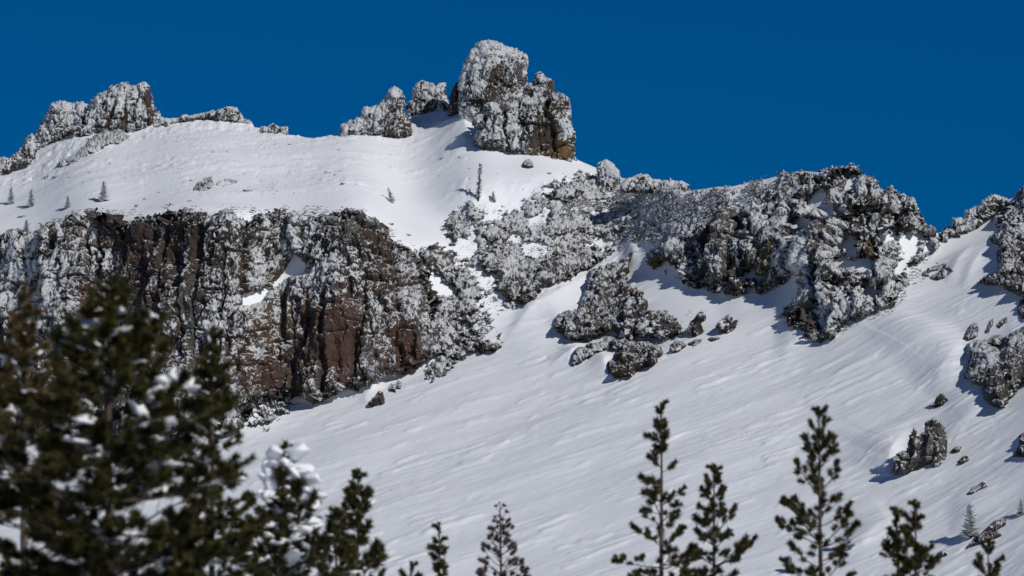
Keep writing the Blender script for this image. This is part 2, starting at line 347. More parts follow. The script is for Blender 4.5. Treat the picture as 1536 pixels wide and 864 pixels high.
# ------------------------------------------------------------------ rocks
GREY = (0.082, 0.077, 0.072); BROWN = (0.068, 0.051, 0.041); RED = (0.078, 0.046, 0.038); OCHRE = (0.16, 0.105, 0.045); DARK = (0.040, 0.036, 0.033); OLIVE = (0.085, 0.073, 0.032)
ROCKS = []
def rock(name, label, cat, poly, H=2.0, w=14, step=1.3, rime=0.5, tints=(GREY, BROWN, DARK), cells=None, crag=None, holes=(), rimeb=(), tintb=(), col=0.0, colw=2.0, blk=0.35, blks=0.9, lump=0.10, lumps=3.3,
         rough=0.45, edge=2.0, clefts=(), ragged=0.0, patch=0.0, pbias=0.2, tier=None, pill=0.0, calm=(), capz=0.68, mat=None, part='rock_block', kind=None, group=None, seed=0, macro=0.0, back=1.0, up=0.35, wind=0.25):
    poly = np.asarray(poly, float)
    x0, y0 = poly.min(0) - 5; x1, y1 = poly.max(0) + 5
    x0 = max(x0, -120); x1 = min(x1, 1700)
    xs = np.arange(x0, x1, step); ys = np.arange(y0, y1, step)
    X, Y = np.meshgrid(xs, ys, indexing='ij')
    sdp0 = pdist(X, Y, poly); sdp = sdp0 + edge*2.2*fbm(n2(X*0.09, Y*0.09, seed), 4) + ragged*2.0*fbm(n2(X*0.16 + 0.1*Y, Y*0.22 - .05*X, seed + 0.5), 5, 0.68)*sstep(ragged*3.5, 0, sdp0)
    pat = 99.0
    if patch: pat = 8 + patch*(1.6*fbm(n2(X*0.030, Y*0.048, seed + 2), 4, .6) - pbias)
    for h in holes: sdp = np.minimum(sdp, -pdist(X, Y, h) + 2.0*fbm(n2(X*0.12, Y*0.12, seed+3), 3))
    pr = np.sqrt(np.maximum(1 - (1 - np.clip(sdp/w, 0, 1))**2, 0))
    if patch: pr = pr*np.sqrt(sstep(0, 5, pat)); sdp = np.minimum(sdp, pat)
    if crag is not None: Db_ = np.full(X.shape, float(depth(*crag)) + H*0.6)
    else: Db_ = depth(X, np.maximum(Y, ridge_row(X)))
    lift = float(drift(*crag)) if crag is not None else 0.0
    out = H*pr if crag is not None else np.where(sdp > 0, H*pr + 0.12, 0.12*sdp)
    if tier is not None:      # steep tiers: each column rises sheer to its own ledge
        ts, tw = tier; wx = place(X, Y, Db_); tu = wx[..., 0]/tw + 0.55*fbm(wx*np.array([.35, .35, .1]), 3, off=seed) + 0.02*wx[..., 2]; tci = np.floor(tu); tfr = tu - tci
        tj = 0.5*(h1(tci, seed+.3) - .5); tci = np.where(tfr < tj, tci-1, np.where(tfr > 1 + 0.5*(h1(tci+1, seed+.3) - .5), tci+1, tci))
        dd = Db_ + ts*h1(tci, seed+.7) + 0.04*ts*fbm(wx*0.8, 2, off=3); fr_ = dd/ts - np.floor(dd/ts)
        out = out + fr_*ts*np.clip(pr*1.3 - .1, 0, 1)*0.72
    P = place(X, Y, Db_ - out)
    P[..., 2] += lift
    if crag is None: P[..., 2] += np.maximum(drift(X, Y), -0.1)
    n = grid_normals(P); n[..., 2] = np.clip(n[..., 2], -0.25, 0.6)
    n[..., :2] *= 1.0; n /= np.linalg.norm(n, axis=-1, keepdims=True)
    q = P + seed*3.7
    wob = fbm(q*0.5, 3, off=3)
    fade = np.clip(sdp/5 + 0.15, 0, 1)
    d = rough*1.2*fbm(q*np.array([0.6, 0.6, 0.24]), 5, 0.6)
    if macro: d = d + macro*2*fbm(q*np.array([0.16, 0.16, 0.07]), 3, off=11)
    cm = np.ones(X.shape)
    for bx, by, rx, ry in calm: cm = cm*(1 - 0.45*np.exp(-((X-bx)/rx)**4 - ((Y-by)/ry)**4))
    d = d*(0.3 + 0.7*cm)
    if pill: d = d + pill*(1.7*ridged(n2(q[..., 0]*0.17 + 0.5*wob, q[..., 1]*0.17, q[..., 2]*0.035), 2, 31) + 1.1*ridged(n2(q[..., 0]*0.42 + 0.6*wob, q[..., 1]*0.4, q[..., 2]*0.10), 2, 41) - 1.7)*np.clip(sdp/10, 0, 1)
    cellid = np.zeros(X.shape, np.int64); cv = np.zeros(X.shape)
    crack = np.zeros(X.shape)
    if col:
        u = (q[..., 0] + 1.1*wob + 3.0*fbm(n2(q[..., 0]*0.13, q[..., 2]*0.02, seed), 2) + 0.05*q[..., 2]*np.sin(seed))/colw
        ci = np.floor(u); fr = u - ci; jl = 0.5*(h1(ci, seed) - .5); jr = 1 + 0.5*(h1(ci+1, seed) - .5)
        ci = np.where(fr < jl, ci-1, np.where(fr > jr, ci+1, ci))
        eL = u - (ci + 0.5*(h1(ci, seed) - .5)); eR = (ci + 1 + 0.5*(h1(ci+1, seed) - .5)) - u; e = np.minimum(eL, eR)*colw
        hb = 3.0 + 4.0*h1(ci, seed+1); vz = (q[..., 2] + 0.5*wob)/hb + h1(ci, seed+2)*7; zi = np.floor(vz); ez = np.minimum(vz-zi, 1-(vz-zi))*hb
        cv = h1(ci*7.3 + zi*1.7, seed+4)
        crack = np.exp(-(e/0.20)**2)*(0.15 + 1.5*h1(np.floor(u+0.5), seed+7)**2.5) + 0.4*np.exp(-(ez/0.14)**2)
        d = d + col*(1.6*(h1(ci, seed+5) - .5) + 0.9*(cv - .5) + 0.35*np.clip(vz - zi, 0, 1)*-1 - 0.9*crack)
        d = d + col*0.5*(eL*colw < eR*colw)*0
        cellid = (ci*131 + zi).astype(np.int64)
    for ax_, ay_, bx_, by_, cw_, cd_ in clefts:
        t_ = np.clip(((X-ax_)*(bx_-ax_) + (Y-ay_)*(by_-ay_))/((bx_-ax_)**2 + (by_-ay_)**2), 0, 1)
        dd_ = np.hypot(X - ax_ - t_*(bx_-ax_) - 3*wob, Y - ay_ - t_*(by_-ay_)); cf_ = np.exp(-(dd_/cw_)**4)*np.sin(np.pi*np.clip(t_*.9+.05, 0, 1))**.5; d = d - 0.62*cd_*cf_; crack = np.maximum(crack, cf_*1.3)
    qb = (q + 0.25*fbm(q*1.1, 3)[..., None]) @ ROT
    f1, f2, bid = worley(qb*np.array([1, 1, 0.45])*blks, True)
    d = d + cm*blk*(1.9*(bid - .5) - 0.8*np.exp(-((f2-f1)/0.07)**2))
    if tier is not None: d = d*0.42
    g1, g2, gid = worley((qb + 0.1*fbm(q*2.3, 2, off=9)[..., None])*np.array([1, 1, 0.38])*lumps*0.8, True)
    k1, k2, kid = worley(q*np.array([1, 1, 0.5])*lumps*1.9 + 0.8*fbm(q*2.0, 2)[..., None])
    ck = np.exp(-((g2-g1)/0.09)**2)
    lm = 0.5 + 0.55*(gid - .5) + 0.30*(kid - .5) - 0.4*ck
    lump_ = lump*(0.35 + 0.65*cm)
    d = d + 0.75*lump_*(1.7*(gid - .5) - 0.8*ck + 0.7*(kid - .5) - 0.4*k1) + 1.3*lump_*ridged(n2(q[..., 0]*1.1 + 0.8*wob, q[..., 1]*1.1, q[..., 2]*0.28), 2, 77)*cm + 1.1*lump_*fbm(q*np.array([2.6, 2.6, 1.3]), 4, .6, 5)
    P = P + n*(d*fade)[..., None]
    jit = (0.22*lump/0.1)*fade
    P[..., 0] += jit*fbm(q*1.7, 4, .65, off=21); P[..., 2] += jit*fbm(q*1.7, 4, .65, off=37)
    nn = grid_normals(P)
    r = rime + up*(nn[..., 2] - 0.35) + wind*(nn[..., 0]*-0.3 - nn[..., 1]*0.1) + 0.62*(lm - 0.42) + 0.36*fbm(q*0.45, 4, off=50) + 0.55*fbm(q*0.17, 3, off=57) + 0.40*fbm(q*np.array([1.3, 1.3, 0.22]), 3, off=63) + 0.22*(bid-.5)
    r = r - 0.5*crack
    if col: r = r + 0.35*(cv-.5)
    for bx, by, rx, ry, v in rimeb: r = r + v*np.exp(-((X-bx)/rx)**2 - ((Y-by)/ry)**2)
    r = r - 0.16*(1-cm) + 0.7*cm*sstep(0.16, 0.30, fbm(n2(q[..., 0]*0.16 + .05*q[..., 2], q[..., 2]*0.20, seed + 3), 4))*sstep(0.25, 0.55, nn[..., 2]); r = np.where((nn[..., 2] > capz) & (cm > .5), np.maximum(r, 0.7), r)
    tid = cv if col else bid
    T = np.asarray(tints); tk = np.clip((tid*len(T)).astype(int), 0, len(T)-1); tc = T[tk]
    tn = fbm(q*0.25, 3, off=70)[..., None]; tc = tc*(1 + 0.7*tn)
    for bx, by, rx, ry, c in tintb:
        wt = np.exp(-((X-bx)/rx)**2 - ((Y-by)/ry)**2)[..., None]; wt = np.clip(wt*1.6, 0, 1); tc = tc*(1-wt) + np.asarray(c)*(1 + .5*tn)*wt
    # split into blocks
    if cells and not col:
        ju, jv = (X/cells[0] + 0.5*fbm(n2(X*0.05, Y*0.05, seed+9), 2)), (Y/cells[1] + 0.5*fbm(n2(X*0.05, Y*0.05, seed+19), 2))
        _, _, c2 = worley(n2(ju, jv, seed*1.37 + 0.5)*np.array([1, 1, 1.0]))
        cellid = (c2*9973).astype(np.int64)
    F = grid_faces(*X.shape)
    if crag is not None:
        ok = sdp > -0.8
    else:
        ok = sdp > -4.0
    okf = ok.ravel()[F].all(1); F = F[okf]
    Pf = P.reshape(-1, 3); rf = r.ravel(); tf = tc.reshape(-1, 3); cf = cellid.ravel()[F[:, 0]]
    if crag is not None and back:
        st = 3; Xb, Yb, sb = X[::st, ::st], Y[::st, ::st], sdp[::st, ::st]
        prb = np.sqrt(np.maximum(1 - (1 - np.clip(sb/w, 0, 1))**2, 0))
        Pb = place(Xb, Yb, Db_[::st, ::st] + back*H*prb - 0.02); Pb[..., 2] += lift; Pb[..., 1] += 0.5*fade[::st, ::st]*fbm(Pb, 3)
        Fb = grid_faces(*Xb.shape); Fb = Fb[(sb.ravel()[Fb] > 1.0).all(1)]
        cb = cellid[::st, ::st].ravel()[Fb[:, 0]]; k0 = len(Pf)
        Pf = np.concatenate([Pf, Pb.reshape(-1, 3)]); rf = np.concatenate([rf, r[::st, ::st].ravel()]); tf = np.concatenate([tf, tc[::st, ::st].reshape(-1, 3)])
        F = np.concatenate([F, Fb[:, ::-1] + k0]); cf = np.concatenate([cf, cb])
    inn = sdp > 1
    base = np.array([P[inn][:, 0].mean(), P[inn][:, 1].mean(), P[inn][:, 2].min()])
    mt = mat or M_ROCK
    if not cells:
        F2, (V2, r2, t2) = compact(F, Pf, rf, tf)
        o = obj(name, mesh(name, V2 - base, F2, mt, {'rime': r2, 'tint': t2}), None, base)
        prop(o, label, cat if kind is None else None, group, kind)
    else:
        o = empty(name, base, label=label, cat=cat, group=group)
        ids, inv, cnt = np.unique(cf, return_inverse=True, return_counts=True)
        loose = []
        for c in ids:
            Fc = F[cf == c]; Fi, (vi,) = compact(Fc, np.arange(len(Pf))); lab = np.arange(len(vi))
            for it in range(400):
                fm = lab[Fi].min(1); new = lab.copy()
                for q4 in range(4): np.minimum.at(new, Fi[:, q4], fm)
                new = new[new]
                if (new == lab).all(): break
                lab = new
            fl = lab[Fi[:, 0]]
            for l in np.unique(fl):
                sel = fl == l
                if sel.sum() < 70: loose.append(Fc[sel]); continue
                F2, (V2, r2, t2) = compact(Fc[sel], Pf, rf, tf)
                obj(part, mesh(part, V2 - base, F2, mt, {'rime': r2, 'tint': t2}), o)
        if loose:
            F2, (V2, r2, t2) = compact(np.concatenate(loose), Pf, rf, tf)
            prop(obj('rock_fragments', mesh('rock_fragments', V2 - base, F2, mt, {'rime': r2, 'tint': t2}), o), kind='stuff')
    ROCKS.append(o)
    return o

TONGUE = [(440, 376), (447, 386), (457, 396), (456, 410), (430, 416), (415, 428), (402, 435), (391, 452), (375, 458), (363, 458), (364, 441), (389, 437), (409, 428), (427, 407), (437, 388)]
rock('rock_cliff', 'long dark columnar cliff band streaked with rime across the left side below the snow plateau', 'cliff', CLIFF_L, H=2.4, w=16, step=1.2, pill=.9, ragged=8, rime=0.47, calm=[(405, 490, 30, 40), (455, 480, 25, 40), (510, 480, 25, 60), (520, 550, 50, 40), (590, 520, 25, 40), (605, 440, 14, 14), (265, 370, 40, 30)], tints=(BROWN, GREY, DARK, BROWN, GREY), cells=1, part='rock_column',
     holes=[TONGUE, [(640, 396), (652, 405), (668, 414), (679, 425), (655, 427), (642, 416)]], col=0.6, colw=2.3, blk=0.45, blks=0.8, lump=0.11, macro=1.6, edge=3, seed=1, clefts=[(427, 432, 423, 500, 4, 1.5), (462, 445, 457, 512, 4, 1.4), (490, 440, 484, 500, 5, 1.6), (487, 515, 485, 590, 5, 1.6), (533, 500, 529, 560, 4, 1.3), (440, 540, 436, 592, 5, 1.4), (345, 470, 338, 540, 6, 1.2), (85, 350, 72, 400, 6, 1.5), (182, 345, 180, 380, 6, 1.3), (60, 405, 45, 425, 7, 1.5), (375, 345, 368, 400, 4, 1.0), (250, 330, 245, 400, 4, .9), (300, 330, 296, 420, 4, .9), (620, 500, 616, 545, 4, 1.1), (527, 420, 523, 450, 4, 1.0), (20, 480, 10, 520, 7, 1.3)],
     rimeb=[(410, 480, 34, 44, -.42), (520, 520, 60, 66, -.50), (605, 510, 30, 50, -.3), (565, 440, 40, 40, -.25), (385, 560, 40, 30, -.2), (260, 340, 70, 40, -.15), (470, 345, 60, 35, .25), (30, 420, 60, 90, .25), (330, 520, 30, 60, .3), (390, 520, 30, 10, .5), (240, 420, 60, 50, -.18), (90, 430, 30, 30, .1), (500, 390, 60, 30, .1), (560, 390, 50, 25, .1)],
     tintb=[(400, 490, 25, 50, (0.095, 0.062, 0.042)), (412, 440, 12, 18, OLIVE), (515, 470, 22, 34, RED), (510, 540, 24, 36, RED), (215, 400, 16, 40, RED), (130, 450, 12, 30, RED), (300, 390, 14, 34, BROWN), (390, 560, 30, 26, RED), (590, 520, 26, 40, RED), (450, 480, 18, 34, RED), (605, 440, 9, 9, RED), (445, 455, 12, 25, RED), (425, 470, 10, 20, OLIVE), (455, 480, 14, 25, RED)])
rock('scree_flank', 'steep scrubby flank of rimed rubble between the left cliff and the snow gully', 'rock face', FLANK, H=1.3, w=14, rime=0.50, lump=0.13, lumps=2.2, blk=0.3, cells=(30, 30), part='rubble_patch', ragged=9, patch=24, pbias=.12, seed=2, mat=M_SCRUB)
rock('rock_buttress', 'mid cliff of rimed pillars rising above the smooth snow bowl right of the gully', 'cliff', BUTTRESS, H=2.2, w=16, holes=[[(985, 374), (1003, 354), (1030, 338), (1036, 344), (1008, 366)], [(1098, 326), (1112, 318), (1118, 334), (1108, 342)]], pill=1.3, patch=20, pbias=.05, ragged=6, rime=0.62, clefts=[(1062, 360, 1058, 385, 5, 1.2), (1095, 390, 1090, 420, 5, 1.2), (1035, 420, 1060, 400, 5, 1.0), (1130, 345, 1126, 375, 4, 1.0)], col=0.5, colw=2.4, cells=1, part='rock_pillar', macro=1.2, seed=3, lump=0.12,
     rimeb=[(1000, 398, 26, 14, -.55), (1100, 425, 70, 18, -.35), (1158, 385, 12, 34, -.5), (1060, 360, 20, 14, -.15), (1050, 420, 20, 12, -.3), (1130, 400, 20, 20, -.15)], tintb=[(1155, 385, 12, 30, OLIVE), (1000, 398, 20, 12, OLIVE)], tints=(GREY, GREY, DARK, GREY))
rock('rock_massif', 'tall rime-plastered rock massif with a dark peak towards the right of the ridge', 'cliff', MASSIF, H=2.8, w=22, pill=1.5, patch=20, pbias=.06, ragged=7, rime=0.66, col=0.45, colw=2.6, clefts=[(1193, 360, 1182, 410, 5, 1.4), (1224, 385, 1212, 505, 6, 1.6), (1240, 330, 1236, 360, 4, 1.2), (1160, 300, 1150, 330, 5, 1.0)], cells=1, part='rock_pillar', macro=1.2, seed=4, lump=0.13, edge=2.5,
     rimeb=[(1283, 318, 34, 32, -.5), (1265, 436, 30, 20, -.6), (1225, 365, 14, 20, -.4), (1210, 400, 14, 60, .1), (1240, 430, 10, 50, .1), (1280, 355, 20, 14, -.3), (1275, 262, 14, 8, -.3), (1200, 485, 26, 20, -.25), (1330, 330, 20, 20, -.05), (1180, 360, 12, 40, -.2), (1304, 375, 8, 14, -.5)],
     tintb=[(1270, 435, 25, 20, (0.10, 0.065, 0.045)), (1225, 362, 12, 16, RED), (1303, 372, 5, 10, OCHRE), (1285, 315, 40, 35, (.06, .05, .043))], tints=(GREY, GREY, DARK, GREY), holes=[[(1272, 266), (1284, 258), (1287, 276), (1266, 288)], [(1212, 300), (1226, 284), (1242, 290), (1232, 306), (1214, 316)], [(1168, 432), (1178, 412), (1192, 408), (1196, 440), (1180, 452)], [(1338, 412), (1350, 392), (1362, 384), (1356, 408), (1344, 424)], [(1385, 368), (1395, 360), (1400, 372), (1380, 386)]])
rock('frosted_scrub', 'rime-crusted brush and rubble mantling the ridge shoulder right of the gully', None, SCRUBZ, H=0.45, w=14, ragged=14, patch=22, pbias=.16, rime=0.88, lump=0.20, lumps=2.4, blk=0.25, blks=1.0, edge=5, macro=.6, rimeb=[(880, 300, 60, 40, .25), (1000, 310, 60, 20, .08), (1160, 275, 50, 12, .25)], seed=5, mat=M_SCRUB, kind='stuff', up=.25)

# skyline crags
rock('rock_tower', 'tall domed rime-covered summit tower, highest on the skyline', 'rock', [(690, 190), (687, 156), (687, 128), (695, 96), (707, 75), (720, 61), (732, 60), (747, 62), (757, 69), (773, 72), (782, 77), (789, 84), (792, 96), (791, 122), (787, 140), (791, 160), (780, 190), (740, 200)],
     H=3.2, w=45, rime=0.84, crag=(745, 178), lump=0.12, blk=0.40, rough=0.5, mat=M_RIME, ragged=2.2, cells=(55, 55), seed=6, rimeb=[(757, 110, 16, 22, -.45), (745, 70, 10, 8, -.3), (722, 148, 22, 14, -.35), (786, 120, 6, 10, -.4)], edge=1.2)
rock('rock_tower', 'small pointed rimed pinnacle on the right shoulder of the summit tower', 'rock', [(785, 160), (786, 128), (799, 121), (802, 110), (810, 107), (818, 115), (829, 119), (832, 125), (832, 150), (815, 165)], H=1.3, w=20, rime=0.62, crag=(810, 205), mat=M_RIME, seed=7, edge=.8, rimeb=[(828, 128, 6, 12, -.5)])
rock('rock_tower', 'broad square rock tower with a bare ochre foot below the summit dome', 'rock', [(711, 172), (725, 169), (725, 157), (735, 150), (758, 154), (791, 143), (820, 143), (832, 138), (846, 143), (854, 154), (856, 166), (859, 192), (861, 222), (861, 250), (820, 252), (760, 240), (717, 225), (709, 207), (714, 195), (706, 188)],
     H=3.4, w=26, rime=0.66, crag=(790, 229), lump=0.13, col=0.4, colw=3.0, cells=1, blk=0.4, rough=0.5, mat=M_RIME, ragged=2.2, seed=8, edge=1.3, rimeb=[(815, 195, 18, 25, -.38), (840, 220, 26, 20, -.6), (740, 195, 24, 30, .12), (805, 215, 14, 12, -.4)], tintb=[(830, 226, 26, 14, OCHRE), (820, 200, 16, 25, BROWN)])
rock('dark_outcrop', 'low shadowed rock between the frosted bushes and the summit tower', 'rock', [(670, 175), (673, 150), (678, 131), (687, 124), (694, 140), (694, 178)], H=1.0, w=10, rime=0.2, crag=(685, 172), seed=9, edge=.8)
rock('rock_crag', 'jagged rimed crag on the skyline left of the summit tower', 'rock', [(504, 212), (512, 190), (524, 184), (540, 175), (546, 163), (564, 162), (574, 151), (583, 137), (591, 130), (597, 137), (605, 140), (607, 157), (609, 175), (618, 184), (620, 206), (606, 210), (568, 212), (542, 212)], H=2.0, w=22, rime=0.68, crag=(565, 205), mat=M_RIME, ragged=2.2, seed=10, cells=(35, 35), edge=1.3,
     rimeb=[(575, 185, 20, 14, -.25), (612, 190, 8, 10, -.4), (590, 165, 14, 10, -.2), (590, 140, 10, 10, .3)])
rock('frosted_bush', 'pair of rounded rime-white bushes on the skyline just left of the summit tower', 'bush', [(612, 175), (609, 155), (618, 150), (618, 134), (621, 128), (632, 119), (643, 123), (650, 125), (653, 131), (659, 125), (668, 125), (670, 140), (672, 151), (676, 163), (673, 175), (640, 172)], H=1.2, w=14, rime=0.80, crag=(640, 166), seed=11, lump=.12, mat=M_SCRUB, edge=1, rimeb=[(650, 160, 40, 6, -.35)])
rock('rock_crag', 'tall jagged white crag with a dark right edge on the far left skyline', 'rock', [(106, 215), (110, 190), (122, 172), (133, 160), (141, 144), (161, 131), (173, 126), (179, 121), (187, 122), (192, 118), (196, 126), (205, 126), (215, 123), (224, 128), (231, 144), (232, 157), (240, 167), (243, 178), (230, 192), (190, 205), (150, 212)], H=3.0, w=26, rime=0.90, crag=(180, 196), seed=12, mat=M_RIME, ragged=2.2, cells=(28, 40), lump=.13, col=.3, colw=1.8, edge=1.6, rough=.6,
     rimeb=[(222, 143, 9, 20, -.75), (192, 122, 5, 6, -.5), (235, 165, 8, 8, -.4), (150, 185, 10, 8, -.3)], tintb=[(222, 143, 12, 24, BROWN)])
rock('rock_crag', 'rounded rime-white crag sloping down left of the tallest far left crag', 'rock', [(45, 228), (47, 217), (56, 197), (69, 170), (76, 157), (89, 150), (103, 156), (117, 154), (133, 157), (142, 180), (130, 205), (110, 215), (73, 222), (55, 232)], H=2.4, w=22, rime=0.90, crag=(90, 210), seed=13, mat=M_RIME, ragged=2.2, cells=(35, 35), edge=1.5, lump=.13, rimeb=[(88, 168, 10, 12, -.3)])
rock('rock_crag', 'lowest rimed crag trailing down the left edge of the skyline', 'rock', [(-20, 275), (-10, 240), (5, 234), (15, 238), (20, 229), (32, 220), (37, 206), (48, 197), (54, 210), (56, 235), (44, 246), (23, 255), (10, 266)], H=1.8, w=14, rime=0.82, crag=(20, 258), mat=M_RIME, ragged=2.2, seed=14, edge=1.4, lump=.13)
rock('rock_rib', 'low rime-crusted rib of rock lying below the far left crags', 'rock', [(85, 251), (91, 241), (108, 235), (129, 217), (141, 201), (158, 194), (182, 195), (193, 205), (190, 210), (164, 217), (141, 227), (117, 241), (94, 250)], H=1.7, w=14, ragged=3, rime=0.70, mat=M_RIME, seed=15, cells=(30, 30), lump=.13, edge=1.3)
rock('frosted_hump', 'low frosted hump of rock on the snowy skyline right of the far left crags', 'rock', [(322, 180), (325, 166), (343, 160), (355, 162), (365, 176), (378, 183), (386, 190), (363, 190), (331, 186)], H=0.9, w=10, rime=0.66, crag=(350, 184), mat=M_RIME, seed=16, edge=1, lump=.12)
rock('frosted_rubble', 'long low strip of frosted rubble on the skyline right of the tall left crag', 'rubble', [(232, 190), (240, 176), (256, 179), (270, 174), (292, 171), (318, 164), (330, 170), (318, 178), (290, 181), (262, 186), (246, 192)], H=0.6, w=8, rime=0.7, crag=(285, 182), seed=71, edge=2.5, lump=.13, mat=M_RIME)
rock('frosted_bush', 'low row of frosted bushes on the skyline right of the frosted hump', 'bush', [(386, 200), (391, 188), (400, 190), (410, 186), (420, 190), (432, 190), (434, 202), (420, 206), (400, 204)], H=0.5, w=6, rime=0.75, crag=(410, 200), seed=72, edge=2.2, lump=.13, mat=M_SCRUB)
rock('frosted_pillar', 'upright rime-white pillar at the crest right of the summit tower', 'rock', [(896, 296), (897, 262), (897, 246), (909, 240), (919, 245), (928, 257), (931, 268), (934, 282), (917, 296)], H=1.0, w=14, rime=0.80, crag=(912, 288), seed=17, edge=.8, lump=.12, mat=M_SCRUB)
rock('frosted_ridge', 'long low rime-white ledge on the skyline right of the white pillar', 'rock', [(930, 290), (932, 276), (941, 268), (953, 264), (961, 260), (972, 262), (977, 270), (991, 271), (1002, 270), (1005, 266), (1010, 271), (1023, 272), (1032, 277), (1037, 288), (1026, 296), (996, 294), (967, 290)], H=1.1, w=12, rime=0.72, crag=(985, 290), seed=18, cells=(35, 30), edge=1.0, lump=.12, mat=M_SCRUB)
rock('frosted_stump', 'tiny white frosted stump standing alone on the snowy skyline', 'stump', [(1171, 270), (1172, 262), (1175, 254), (1178, 262), (1180, 270)], H=.3, w=5, rime=.9, crag=(1176, 264), seed=19, edge=.2, lump=.05, step=.8)
rock('rock_rib', 'row of upright rimed pinnacles climbing to the top right corner of the ridge', 'rock', [(1398, 362), (1414, 346), (1416, 338), (1426, 336), (1428, 325), (1443, 323), (1444, 315), (1459, 310), (1468, 305), (1477, 295), (1489, 291), (1502, 293), (1517, 298), (1526, 300), (1500, 316), (1474, 332), (1469, 340), (1457, 347), (1444, 355), (1434, 358), (1419, 371)], H=1.8, w=12, rime=0.68, col=.55, colw=1.5, cells=1, part='rock_pinnacle', mat=M_RIME, seed=20, edge=1.6, lump=.13, crag=(1450, 350))
rock('brown_pillar', 'small bare reddish brown pillar in the notch of the skyline', 'rock', [(1380, 360), (1380, 334), (1386, 329), (1391, 334), (1391, 360)], H=.5, w=7, rime=-.2, crag=(1386, 352), seed=21, tints=(RED,), edge=.4, lump=.05)
rock('rock_outcrop', 'large dark rimed rock cut off by the upper right edge', 'rock', [(1469, 424), (1482, 416), (1497, 406), (1494, 386), (1499, 371), (1487, 363), (1484, 353), (1499, 346), (1502, 341), (1489, 336), (1489, 318), (1502, 310), (1522, 303), (1527, 293), (1535, 283), (1600, 270), (1600, 450), (1536, 446), (1520, 441), (1512, 438), (1499, 432), (1477, 428)], H=1.8, w=16, tier=(4.0, 1.5), rime=0.54, ragged=4, pill=.8, seed=22, cells=(40, 45), macro=1.0, lump=.12, blk=.5, edge=1.5)
rock('rock_outcrop', 'small twin boulders in the snow of the right-hand saddle', 'rock', [(1384, 414), (1395, 400), (1420, 395), (1425, 402), (1430, 412), (1410, 423), (1400, 420)], H=.8, w=8, rime=.40, seed=23, edge=1.5, holes=[[(1392, 412), (1415, 403), (1410, 409), (1395, 417)]])
rock('boulder', 'massive lumpy grey boulder at the right edge casting a shadow on the snow', 'rock', [(1446, 561), (1452, 549), (1450, 524), (1455, 514), (1467, 511), (1479, 512), (1500, 524), (1506, 506), (1518, 499), (1536, 490), (1580, 480), (1580, 560), (1536, 575), (1521, 591), (1506, 613), (1488, 614), (1476, 606), (1473, 584), (1455, 578)], H=2.4, w=26, tier=(3.5, 2.0), rime=0.42, ragged=3, seed=24, cells=(45, 45), blk=.6, blks=.5, rough=.7, calm=[(1500, 575, 55, 50)], tints=(GREY, GREY, (.10, .094, .086)), edge=1.3, rimeb=[(1500, 560, 40, 30, -.15), (1460, 520, 10, 10, .2)])
rock('rock_slab', 'small dark block lodged in the snow on top of the massive boulder', 'rock', [(1481, 514), (1490, 504), (1500, 503), (1502, 517), (1490, 518)], H=.9, w=8, rime=.25, seed=25, edge=.6)
rock('boulder', 'small pointed boulder in a snow hollow below the massive right boulder', 'rock', [(1396, 613), (1403, 604), (1407, 595), (1414, 592), (1423, 603), (1417, 607), (1416, 614)], H=.8, w=10, crag=(1408, 612), rime=.34, seed=26, edge=.8)
rock('boulder', 'leaning small rock in the snow just above the massive right boulder', 'rock', [(1446, 507), (1449, 499), (1461, 485), (1468, 488), (1465, 503), (1452, 510)], H=.8, w=8, rime=.40, seed=27, edge=.8)
rock('rock_slab', 'thin sliver of rock poking out of the drift above the massive right boulder', 'rock', [(1478, 495), (1484, 483), (1490, 479), (1489, 487), (1481, 497)], H=.5, w=5, rime=.4, seed=28, edge=.5)
rock('rock_slab', 'narrow slanting rock in the drift close to the right edge, above the massive boulder', 'rock', [(1494, 487), (1502, 478), (1511, 474), (1510, 481), (1499, 489)], H=.5, w=5, rime=.4, seed=29, edge=.5)
rock('rock_outcrop', 'dark rock half cut off by the right edge between the two largest rocks there', 'rock', [(1526, 468), (1530, 449), (1536, 438), (1575, 430), (1575, 478), (1532, 474)], H=1.3, w=12, rime=.4, seed=30, edge=1)
rock('rock_pinnacles', 'cluster of bare grey rock fingers standing in a wind scoop at lower right', 'rock', [(1332, 714), (1340, 704), (1338, 690), (1346, 682), (1355, 676), (1359, 679), (1363, 661), (1369, 641), (1373, 646), (1376, 661), (1378, 655), (1387, 650), (1388, 637), (1404, 630), (1416, 640), (1422, 664), (1421, 679), (1418, 708), (1410, 710), (1398, 705), (1395, 697), (1379, 703), (1370, 708), (1358, 714)],
     H=1.5, w=13, rime=.34, seed=31, crag=(1375, 713), col=.5, colw=1.5, cells=1, part='rock_finger', blk=.3, edge=.8, up=.2, tints=(GREY, GREY, BROWN), rimeb=[(1405, 650, 14, 20, .2)])
rock('boulder', 'low rock nearly buried right of the bare grey rock fingers', 'rock', [(1436, 697), (1441, 690), (1450, 686), (1454, 692), (1442, 698)], H=.6, w=6, rime=.3, seed=32, edge=.5)
rock('boulder', 'faint frosted stone between the rock fingers and the low buried rock', 'rock', [(1427, 682), (1431, 675), (1442, 672), (1440, 680)], H=.4, w=6, rime=.5, seed=33, edge=.5)
rock('boulder', 'dark rock with a shadow on the right edge, level with the rock fingers', 'rock', [(1518, 686), (1529, 670), (1530, 656), (1536, 652), (1575, 645), (1575, 692), (1536, 690)], H=1.6, w=12, rime=.22, seed=34, edge=.7)
rock('rock_slab', 'small flat rimed rock in the streaked snow below the rock fingers', 'rock', [(1450, 748), (1459, 737), (1475, 728), (1481, 734), (1462, 746)], H=.6, w=6, rime=.48, seed=35, edge=.8)
